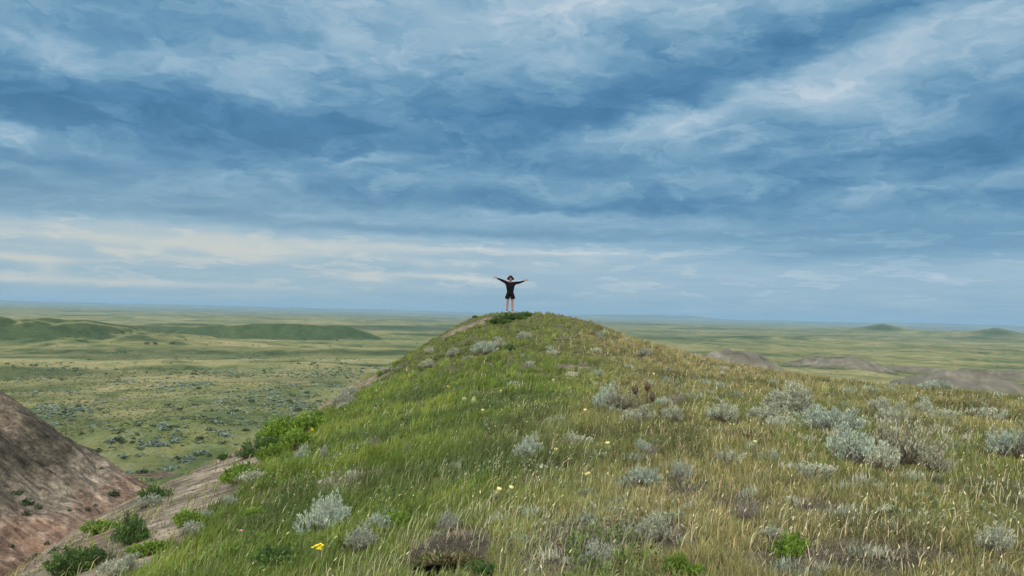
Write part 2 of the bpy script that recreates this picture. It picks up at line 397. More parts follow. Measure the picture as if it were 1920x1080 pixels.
def leafmat(name, transl=0.3, rough=0.7, var=0.0, color=None):
    m, t, out = mat_new(name)
    c = attr(t, 'col', True) if color is None else (*color, 1)
    if var:
        oi = t.node('ShaderNodeObjectInfo').outputs['Random']
        hs = t.node('ShaderNodeHueSaturation'); t.put(hs.inputs['Color'], c); t.put(hs.inputs['Value'], t.math('MULTIPLY_ADD', oi, var, 1 - var / 2)); c = hs.outputs[0]
    p = t.node('ShaderNodeBsdfPrincipled'); t.put(p.inputs['Base Color'], c); p.inputs['Roughness'].default_value = rough
    p.inputs['Specular IOR Level'].default_value = 0.25
    tr = t.node('ShaderNodeBsdfTranslucent'); t.put(tr.inputs[0], c)
    mx = t.node('ShaderNodeMixShader'); mx.inputs[0].default_value = transl
    t.l.new(p.outputs[0], mx.inputs[1]); t.l.new(tr.outputs[0], mx.inputs[2]); t.l.new(mx.outputs[0], out.inputs[0])
    return m

# ------------------------------------------------------------------ the ground
_hb = hit(840, 1050); HOLES.append((_hb[0][0], _hb[0][1], .25, .65))
_hb = hit(1120, 1045); HOLES.append((_hb[0][0], _hb[0][1], .13, .07))
_hb = hit(1255, 1035); HOLES.append((_hb[0][0], _hb[0][1], .10, .08))
azs = np.r_[np.linspace(-180, -52, 60)[:-1], np.linspace(-52, -44, 30)[:-1], np.linspace(-44, 44, 860), np.linspace(44, 52, 30)[1:], np.linspace(52, 180, 60)[1:-1]]
rs = np.r_[0.25, np.exp(np.concatenate([np.linspace(math.log(.7), math.log(4), 40)[:-1], np.linspace(math.log(4), math.log(60), 330)[:-1],
     np.linspace(math.log(60), math.log(1500), 330)[:-1], np.linspace(math.log(1500), math.log(40000), 200)]))]
A, R = np.meshgrid(np.radians(azs), rs)
gx, gy = np.sin(A) * R, np.cos(A) * R
gz, info = height(gx, gy, True)
nr, na = gx.shape
s = info['s']; r_ = info['r']
# where the photograph shows bare soil: masks drawn on the ground as plan outlines
def outline(pix, far=None):
    pts = []
    for (px, py) in pix:
        h_ = hit(px, py)
        if h_ is not None: pts.append((h_[0][0], h_[0][1]))
    return pts
GB = outline([(290,1078),(332,1030),(368,990),(420,948),(458,914),(482,882),(500,854),(520,822),(560,800),(610,772),(660,742),(700,712),(745,692)])
greenline = np.array(GB)
def soil_left(x, y):
    o = np.argsort(greenline[:, 1]); gl = greenline[o]
    xb = np.interp(y, gl[:, 1], gl[:, 0]); fade = sm(y, 26.5, 31.5)
    jag = 0.35 * fbm(x, y, 1.6, 4, 101)
    xb = np.where(y < gl[0, 1], gl[0, 0] - (gl[0, 1] - y) * .25, xb)
    return sm(xb + jag - x, -0.18, 0.22) * (1 - fade)
is_mound = sm(info['mo'] - info['nh'], -.6, .4) * (r_ < 90)
is_near = sm(np.maximum(info['nh'], info['mo']) - info['base'], -0.5, 0.8) * (r_ < 140)
soil = np.clip(soil_left(gx, gy) * (s < 60), 0, 1) * is_near
soil = np.maximum(soil, is_mound * is_near)
soil = np.maximum(soil, sm(info['bt'] + 0.9 * fbm(gx, gy, 9, 4, 105), 0.6, 1.3))
# right hand outer slope of the hill is bare too
soil = np.maximum(soil, sm(s, 3, 6) * is_near * (gx > 0))
PATCH = [] # soil patches on the grass: x, y, radius, squash, strength
for (px, py, wpx, st) in [(1075,688,34,.9),(1095,1015,70,.9),(1290,925,34,.8),(1385,950,36,.7),(1540,955,34,.8),(1610,1045,70,.8),(1740,1045,35,.6),(1220,1000,55,.8),
        (850,1045,55,1),(1000,905,22,.6),(640,905,28,.7),(700,890,20,.6),(930,595,28,.9),(880,610,40,.9),(855,622,30,.8),(1050,1060,60,.8),(1470,1060,50,.6),(790,700,12,.5),(730,720,20,.5),(1180,915,18,.5),(620,640,1,0),
        (1150,640,24,.4),(1215,660,24,.35),(1000,690,22,.5),(965,700,20,.5)]:
    h_ = hit(px, py)
    if h_: PATCH.append((h_[0][0], h_[0][1], wpx * h_[1] / FPX * (1.35 if py > 890 else 1), st))
def patchmask(x, y):
    m = np.zeros(np.shape(x))
    j = 0.55 * fbm(x, y, 0.5, 4, 111)
    for (a, b, rr, st) in PATCH:
        d = np.sqrt(((x - a) / rr) ** 2 + ((y - b) / (rr * 1.25)) ** 2)
        m = np.maximum(m, st * sm(1.1 - d + j, 0, .45))
    return m
pm = patchmask(gx, gy) * (s < 1)
soil = np.maximum(soil, pm * .95)
HOLE = hit(845, 1062)
# lush draws on the plain, with slope shade painted into the same mask
lap = fbm(gx * .7, gy, 170, 4, 23)
hollow = np.maximum(sm(-fbm(gx * .7, gy, 170, 4, 23), .12, .42) * sm(r_, 150, 500), sm(-fbm(gx * .6, gy, 620, 4, 31), .10, .40) * sm(r_, 500, 1600))
hollow = np.maximum(hollow, sm(-fbm(gx, gy, 38, 4, 11), .15, .5) * sm(r_, 50, 120) * (1 - sm(r_, 500, 1500)) * .8)
lush = np.maximum(sm(fbm(gx * .6, gy * 1.4, 45, 4, 121), .15, .55) * .35, hollow * .85)
def pmask(px, R, wr, wd, p=3): return bump(gx, gy, px, R, wr, wd, 1.0, p)
for (px, R, wr, wd, st) in [(-20,600,120,18,.9),(120,610,110,16,.9),(215,650,60,14,1),(520,955,125,14,1.2),(345,1445,110,26,.8),(560,405,150,16,.9),(740,300,30,8,.9),(40,235,42,8,1),(90,250,30,5,.8),
      (640,212,34,9,.6),(470,108,5,10,.9),(560,118,9,8,.6),(260,95,10,5,.4),(740,2500,190,50,.8),(1600,3000,150,60,.6),(1450,2300,150,50,.6),(1850,1500,120,40,.8),(1380,800,120,20,.6),(1700,420,40,12,.5),(1640,335,22,7,.6),(1655,4150,140,120,.4),(1868,3950,150,120,.7),(150,1020,150,20,.6),(680,1700,150,40,.5)]:
    lush = np.maximum(lush, st * pmask(px, R, wr, wd) * (.6 + .6 * sm(fbm(gx, gy, 30, 4, 122), -.3, .4)))
dzr = np.gradient(gz, axis=0) / np.maximum(np.gradient(r_, axis=0), 1e-6)   # camera-facing slopes: greener growth, with their shade painted in as darker green
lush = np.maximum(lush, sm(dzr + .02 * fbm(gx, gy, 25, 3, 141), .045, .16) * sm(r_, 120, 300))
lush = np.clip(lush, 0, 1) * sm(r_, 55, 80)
tan = 0
for (px, R, wr, wd, st) in [(170,178,20,14,.9),(120,165,14,7,.8),(520,215,50,18,.8),(300,230,60,25,.5),(330,135,14,6,.5),(280,880,90,60,.8),(150,420,90,40,.5),(620,240,40,16,.7),(600,560,200,40,.5)]:
    tan = np.maximum(tan, st * pmask(px, R, wr, wd, 2))
tan = np.clip(np.maximum(tan, sm(fbm(gx * .7, gy, 170, 4, 23), .1, .5) * .45 * sm(r_, 150, 400)), 0, 1)
slopef = sm(info['base'], -30, 0)
_cb = hit(292, 890)
if _cb is not None:
    print('bank', _cb)
    bx_, by_ = _cb[0][0], _cb[0][1]; bk = np.exp(-(((gx - bx_) / 2.6) ** 2 + ((gy - by_) / 1.6) ** 2) ** 1.5)
    bk = sm(bk + .3 * fbm(gx, gy, 1.2, 4, 151), .35, .6); soil = np.maximum(soil, bk * .95); bankm = bk
else: bankm = 0 * gx
idx = np.arange(nr * na).reshape(nr, na)
f4 = np.stack([idx[:-1, :-1], idx[:-1, 1:], idx[1:, 1:], idx[1:, :-1]], -1).reshape(-1, 4)
wrap = np.stack([idx[:-1, -1], idx[:-1, 0], idx[1:, 0], idx[1:, -1]], -1).reshape(-1, 4)
f4 = np.r_[f4, wrap][:, ::-1]
cap = np.stack([idx[0, :-1], idx[0, 1:]], -1)
co = np.c_[gx.ravel(), gy.ravel(), gz.ravel()]
cidx = len(co); co = np.r_[co, [[0, 0, gz[0, 0]]]]
f3 = np.c_[np.r_[idx[0, 1:], idx[0, 0]], np.r_[idx[0, :-1], idx[0, -1]], np.full(na, cidx)]
ap = lambda a: np.r_[np.asarray(a, float).ravel(), 0.0]
gm, t, out = mat_new('prairie_ground')
P = t.node('ShaderNodeNewGeometry').outputs['Position']
soilA, lush_shadeA, tanA, nearA, moundA = attr(t, 'soil'), attr(t, 'lush'), attr(t, 'tanned'), attr(t, 'near'), attr(t, 'mound')
n1 = t.noise(P, 0.013, 8, .62); n2 = t.noise(P, 0.09, 8, .65, w=2.0); n3 = t.noise(P, 0.0016, 7, .6, w=4.0)
n4 = t.noise(P, .45, 6, .68, w=6.0); n5 = t.noise(P, 2.2, 4, .7, w=7.0)
gmix = t.math('ADD', t.math('MULTIPLY', n1, .45), t.math('ADD', t.math('MULTIPLY', n2, .35), t.math('MULTIPLY', n3, .2)))
grass = t.ramp(gmix, [(.40, (.032, .054, .022)), (.46, (.076, .096, .036)), (.515, (.138, .140, .056)), (.59, (.22, .195, .095))])
grass = t.mix(t.math('MULTIPLY', tanA, t.sstep(n2, .38, .6)), grass, (.25, .20, .115, 1))
grass = t.mix(t.math('MULTIPLY', lush_shadeA, .92), grass, t.ramp(t.math('ADD', t.math('MULTIPLY', n2, .5), t.math('MULTIPLY', n4, .5)), [(.40, (.012, .028, .016)), (.62, (.036, .062, .026))]))
grass = t.mix(t.math('MULTIPLY', t.sstep(n4, .50, .62), t.math('MULTIPLY_ADD', lush_shadeA, -.55, .6)), grass, (.13, .155, .105, 1))
grass = t.mix(t.math('MULTIPLY', t.sstep(n5, .50, .62), .7), grass, (.035, .050, .022, 1))
# near turf under the standing grass
turf = t.ramp(t.noise(P, 3.0, 6, .6), [(.35, (.030, .036, .014)), (.6, (.085, .082, .036))])
grass = t.mix(nearA, grass, turf)
# soils
s1 = t.noise(P, .16, 7, .62, .5, w=1.0); s2 = t.noise(P, 1.4, 7, .68); s3 = t.noise(P, 9, 4, .7)
sg = t.ramp(s2, [(.33, (.072, .062, .048)), (.5, (.145, .122, .094)), (.68, (.25, .21, .165))])
sr_ = t.ramp(s2, [(.33, (.080, .052, .038)), (.53, (.150, .100, .074)), (.72, (.25, .19, .15))])
sepz = t.node('ShaderNodeSeparateXYZ'); t.put(sepz.inputs[0], P)
soilc = t.mix(attr(t, 'red'), sg, sr_)
soilc = t.mix(attr(t, 'dark'), soilc, t.ramp(s2, [(.35, (.016, .014, .011)), (.65, (.060, .054, .040))]))
sk = t.noise(t.vm('MULTIPLY', P, (.55, 3.2, .8)), 1.0, 7, .68, .6); s4 = t.noise(P, 4.5, 5, .7, w=9.0)
soilc = t.mix(1.0, soilc, t.ramp(sk, [(.36, (.55, .55, .55)), (.5, (1, 1, 1)), (.64, (1.45, 1.42, 1.38))]), 'MULTIPLY')
soilc = t.mix(1.0, soilc, t.ramp(s4, [(.38, (.6, .6, .6)), (.5, (1, 1, 1)), (.62, (1.35, 1.33, 1.3))]), 'MULTIPLY')
soilc = t.mix(t.math('MULTIPLY', t.sstep(s3, .52, .7), .35), soilc, (.05, .042, .03, 1))
soilc = t.mix(attr(t, 'butte'), soilc, t.ramp(s1, [(.35, (.060, .057, .044)), (.55, (.105, .099, .079)), (.7, (.16, .151, .122))]))
basec = t.mix(soilA, grass, soilc)
pp = t.node('ShaderNodeBsdfPrincipled'); t.put(pp.inputs['Base Color'], basec); pp.inputs['Roughness'].default_value = .95
pp.inputs['Specular IOR Level'].default_value = .1
bm_ = t.node('ShaderNodeBump'); bm_.inputs['Strength'].default_value = .7; bm_.inputs['Distance'].default_value = .25
pass
t.put(bm_.inputs['Height'], t.math('ADD', t.math('ADD', t.math('MULTIPLY', sk, .5), t.math('MULTIPLY', s2, .8)), t.math('MULTIPLY', s3, .25)))
t.l.new(bm_.outputs[0], pp.inputs['Normal']); t.l.new(pp.outputs[0], out.inputs[0])
# colour zones of the soil
nz = fbm(gx, gy, 9, 4, 131); nzz = fbm(gx, gy, 3, 4, 132)
red = is_mound * np.clip(sm(nz * .7 + sm(-gz, 8.2, 10.8) * 1.1 - .2 + .6 * nzz, .0, .8) * .95 + .25 * sm(nzz, .1, .6), 0, 1)
red = np.maximum(red, is_mound * sm(fbm(gx, gy, 4.5, 4, 133), .3, .5) * sm(gz, -8.5, -7) * .9)
red = np.maximum(red, (1 - is_mound) * soil_left(gx, gy) * is_near * sm(nzz + .15, -.1, .4) * .75)
red = np.maximum(red, sm(gy, 32, 34) * pm * .9)
dark = is_mound * sm(gz + 1.6 * nzz, -9.8, -8.0) * (1 - sm(gz + nzz, -6.0, -4.4)) * sm(fbm(gx, gy, 6, 5, 134) + .35, .0, .55) * (1 - .8 * sm(gx + gz * .3, -27, -24)) * .9
dark = np.maximum(dark, sm(fbm(gx, gy * 1.5, 22, 4, 135), .1, .5) * sm(info['bt'], .5, 1.5) * .45)
dark = np.maximum(dark, pm * sm(20 - gy, 0, 4) * .75)
dark = np.maximum(dark, bankm * .6)
dark = np.maximum(dark, sm(.30 - np.hypot(gx - HOLES[0][0], gy - HOLES[0][1]), 0, .08)); soil = np.maximum(soil, sm(.30 - np.hypot(gx - HOLES[0][0], gy - HOLES[0][1]), 0, .08))  # burrow pit painted near black in the soil colour for its inner shade
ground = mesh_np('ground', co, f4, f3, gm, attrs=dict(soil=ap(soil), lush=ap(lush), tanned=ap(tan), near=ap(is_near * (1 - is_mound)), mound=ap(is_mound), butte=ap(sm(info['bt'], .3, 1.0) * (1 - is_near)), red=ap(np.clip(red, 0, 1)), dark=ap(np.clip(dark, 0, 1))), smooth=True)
tag(ground, 'rolling prairie with a grassy ridge, bare clay slopes and a wide green valley', None, None, 'structure')
del A, R
# ------------------------------------------------------------------ standing grass
M_grass = leafmat('grass_blade', .35, .65)
M_leaf = leafmat('shrub_leaf', .25, .7, var=.25)
M_wood = leafmat('shrub_wood', 0.0, .9)
def blades(x, y, z, L, Wd, lean, ldir, face, colr, mid=.55, sag=1.0):
    """curved tapering blades: 5 vertices each"""
    n = len(x); b = np.c_[x, y, z]
    side = np.c_[np.cos(face), np.sin(face), np.zeros(n)]
    ld = np.c_[np.cos(ldir), np.sin(ldir), np.zeros(n)]
    upv = np.array([0, 0, 1.0])
    m = b + ld * (L * lean * .32 * sag)[:, None] + upv * (L * mid * np.sqrt(np.clip(1 - (lean * .45) ** 2, .1, 1)))[:, None]
    tp = b + ld * (L * lean)[:, None] + upv * (L * np.sqrt(np.clip(1 - lean ** 2, .04, 1)))[:, None]
    w_ = (Wd / 2)[:, None] * side
    v = np.stack([b - w_, b + w_, m + w_ * .8, m - w_ * .8, tp], 1).reshape(-1, 3)
    i = np.arange(n)[:, None] * 5
    return v, i + np.array([[0, 1, 2, 3]]), i + np.array([[3, 2, 4]]), np.repeat(colr, 5, 0)
def samp(n, r0, r1, a0=-44, a1=44, p=1.5):
    u = rng.random(n); q = 1 - p
    r = (r0 ** q + u * (r1 ** q - r0 ** q)) ** (1 / q)
    a = np.radians(rng.uniform(a0, a1, n)); return np.sin(a) * r, np.cos(a) * r, r
# ------------------------------------------------------------------ shrubs
def tubes(segs, sides=4):
    """list of (p0, p1, r0, r1) -> verts, quads"""
    p0 = np.array([s[0] for s in segs]); p1 = np.array([s[1] for s in segs]); r0 = np.array([s[2] for s in segs]); r1 = np.array([s[3] for s in segs])
    d = p1 - p0; d /= np.maximum(np.linalg.norm(d, axis=1), 1e-9)[:, None]
    ref = np.where(np.abs(d[:, 2:3]) > .9, [[1, 0, 0]], [[0, 0, 1.]]); u = np.cross(d, ref); u /= np.linalg.norm(u, axis=1)[:, None]; vv = np.cross(d, u)
    k = np.arange(sides) * 2 * np.pi / sides; n = len(segs)
    ring = u[:, None] * np.cos(k)[None, :, None] + vv[:, None] * np.sin(k)[None, :, None]
    v = np.concatenate([p0[:, None] + ring * r0[:, None, None], p1[:, None] + ring * r1[:, None, None]], 1).reshape(-1, 3)
    q = []
    for i in range(sides):
        j = (i + 1) % sides; q.append([i, j, sides + j, sides + i])
    q = (np.arange(n)[:, None, None] * 2 * sides + np.array(q)[None]).reshape(-1, 4)
    return v, q
def bush_mesh(seed, nshoot, leaves, ll, lw, cols, spread=1.0, upright=.6, lobes=3, wind=.18, flat=0.0):
    g = np.random.default_rng(seed)
    segs = []; LP = []; LD = []; LS = []; LC = []
    lob = [(g.uniform(-.55, .55), g.uniform(-.4, .4), g.uniform(.6, 1.0)) for _ in range(lobes)] 
    for i in range(nshoot):
        lx, ly, lh = lob[g.integers(len(lob))]
        th = g.uniform(0, 2 * math.pi); rr = math.sqrt(g.random()) * .5
        top = np.array([lx * spread * .8 + math.cos(th) * rr, ly * spread * .8 + math.sin(th) * rr, 0])
        h = lh * math.sqrt(max(.03, 1 - (rr / .55) ** 2)) * g.uniform(.55, 1.15); top[2] = max(.12, h)
        top[0] += wind * h
        base = np.array([top[0] * .22 + g.normal(0, .03), top[1] * .22 + g.normal(0, .03), -.04])
        midp = base * .45 + top * .55 + np.array([top[0], top[1], 0]) * .12 - np.array([0, 0, .05])
        r_b = .012; segs += [(base, midp, r_b, r_b * .7), (midp, top, r_b * .7, r_b * .25)]
        ci = cols[g.integers(len(cols))]
        for j in range(leaves):
            f = g.random() ** .6
            p = midp * (1 - f) + top * f + g.normal(0, .028, 3)
            d = (top - midp) / max(1e-6, np.linalg.norm(top - midp)); d = d * .7 + g.normal(0, .42, 3) + np.array([0, 0, upright]); d /= np.linalg.norm(d)
            LP.append(p); LD.append(d); LS.append(g.uniform(.6, 1.35)); LC.append(np.array(ci) * g.uniform(.72, 1.28))
    LP = np.array(LP); LD = np.array(LD); LS = np.array(LS)[:, None]; LC = np.array(LC)
    sd_ = np.cross(LD, g.normal(0, 1, LD.shape)); sd_ /= np.linalg.norm(sd_, axis=1)[:, None]
    v = np.stack([LP, LP + LD * ll * .5 * LS + sd_ * lw * .5 * LS, LP + LD * ll * LS, LP + LD * ll * .5 * LS - sd_ * lw * .5 * LS], 1).reshape(-1, 3)
    fo = dict(co=v, f=np.arange(len(v)).reshape(-1, 4), c=np.repeat(LC, 4, 0))
    tv, tq = tubes(segs, 3)
    return fo, (tv, tq)
def bush_proto(key, name, fname, seed, wood, **kw):
    fo, (tv, tq) = bush_mesh(seed, **kw)
    f = mesh_np(fname, fo['co'], fo['f'], None, M_leaf, attrs=dict(col=fo['c']))
    s = mesh_np('stems', tv, tq, None, M_wood, attrs=dict(col=np.tile(np.array(wood), (len(tv), 1))))
    PROTO.setdefault(key, []).append((name, fname, f.data, s.data))
    bpy.data.objects.remove(f); bpy.data.objects.remove(s)
PROTO = {}
silver = [(.33, .36, .26), (.28, .31, .22), (.40, .42, .31), (.20, .22, .16)]; blue = [(.27, .33, .26), (.34, .40, .31), (.21, .26, .21)]
brown = [(.20, .19, .13), (.25, .24, .17), (.15, .14, .10), (.28, .31, .22)]; dull = [(.20, .23, .18), (.25, .27, .21)]
for sd_i in (1, 2, 3):
    bush_proto('silver', 'sagebrush', 'foliage', 10 + sd_i, (.16, .13, .10), nshoot=105, leaves=34, ll=.075, lw=.021, cols=silver, lobes=3)
    bush_proto('blue', 'sagebrush', 'foliage', 20 + sd_i, (.13, .11, .09), nshoot=110, leaves=34, ll=.085, lw=.022, cols=blue, lobes=3, wind=.25)
    bush_proto('brown', 'sagebrush', 'foliage', 30 + sd_i, (.09, .08, .055), nshoot=130, leaves=12, ll=.09, lw=.022, cols=brown, lobes=3)
for sd_i in (1, 2):
    bush_proto('dull', 'sagebrush', 'foliage', 40 + sd_i, (.14, .12, .09), nshoot=90, leaves=16, ll=.09, lw=.030, cols=dull, lobes=2)
    bush_proto('spiky', 'sage_plant', 'foliage', 50 + sd_i, (.2, .19, .14), nshoot=30, leaves=26, ll=.12, lw=.035, cols=silver, lobes=4, spread=1.3, upright=1.1)
    bush_proto('bright', 'green_shrub', 'foliage', 60 + sd_i, (.10, .08, .05), nshoot=150, leaves=26, ll=.085, lw=.050, cols=[(.105, .185, .020), (.14, .22, .028), (.075, .14, .018)], lobes=5, upright=.5)
    bush_proto('dark', 'green_shrub', 'foliage', 70 + sd_i, (.08, .07, .05), nshoot=150, leaves=26, ll=.075, lw=.045, cols=[(.045, .095, .020), (.065, .125, .024), (.035, .07, .018)], lobes=4, upright=.4)
    bush_proto('dead', 'dead_shrub', 'dry_leaves', 80 + sd_i, (.15, .13, .12), nshoot=45, leaves=6, ll=.12, lw=.012, cols=[(.20, .18, .16), (.28, .26, .23), (.12, .10, .09)], lobes=2, upright=.2)
_pc = {}; FOOT = []
def put_bush(key, px, py, wpx, hpx, label, group, cat='shrub', deep=.8):
    h_ = hit(px, py)
    for _k in range(8):
        if h_ is None or h_[1] > 300: h_ = hit(px, py + 2 * _k + 2)
    if h_ is None: print('MISS', px, py); return
    p, t_ = h_
    i = _pc.get(key, 0); _pc[key] = i + 1
    name, fname, fd, sd2 = PROTO[key][i % len(PROTO[key])]
    sx_ = wpx * t_ / FPX / 1.25; sz_ = hpx * t_ / FPX / .95 * (.9 if key in ('silver', 'brown') else 1)
    e = empty(name, (p[0], p[1], p[2] - .02 * sz_), rng.uniform(-.5, .5) + (math.pi if i % 4 == 3 else 0) * (key in ('bright', 'dark', 'dead')), (sx_, max(sx_ * deep, .5 * sz_), sz_))
    tag(e, label, cat, group); FOOT.append((p[0], p[1], sx_ * .62, sz_))
    for nm, dt in ((fname, fd), ('stems', sd2)):
        o = bpy.data.objects.new(nm, dt); COL.objects.link(o); o.parent = e
    return e
GS = 'sagebrush clumps growing on the grassy ridge'; GG = 'green shrubs on the ridge and its bare flank'; GD = 'dead shrubs in the grass'; GP = 'small sage plants in the grass'
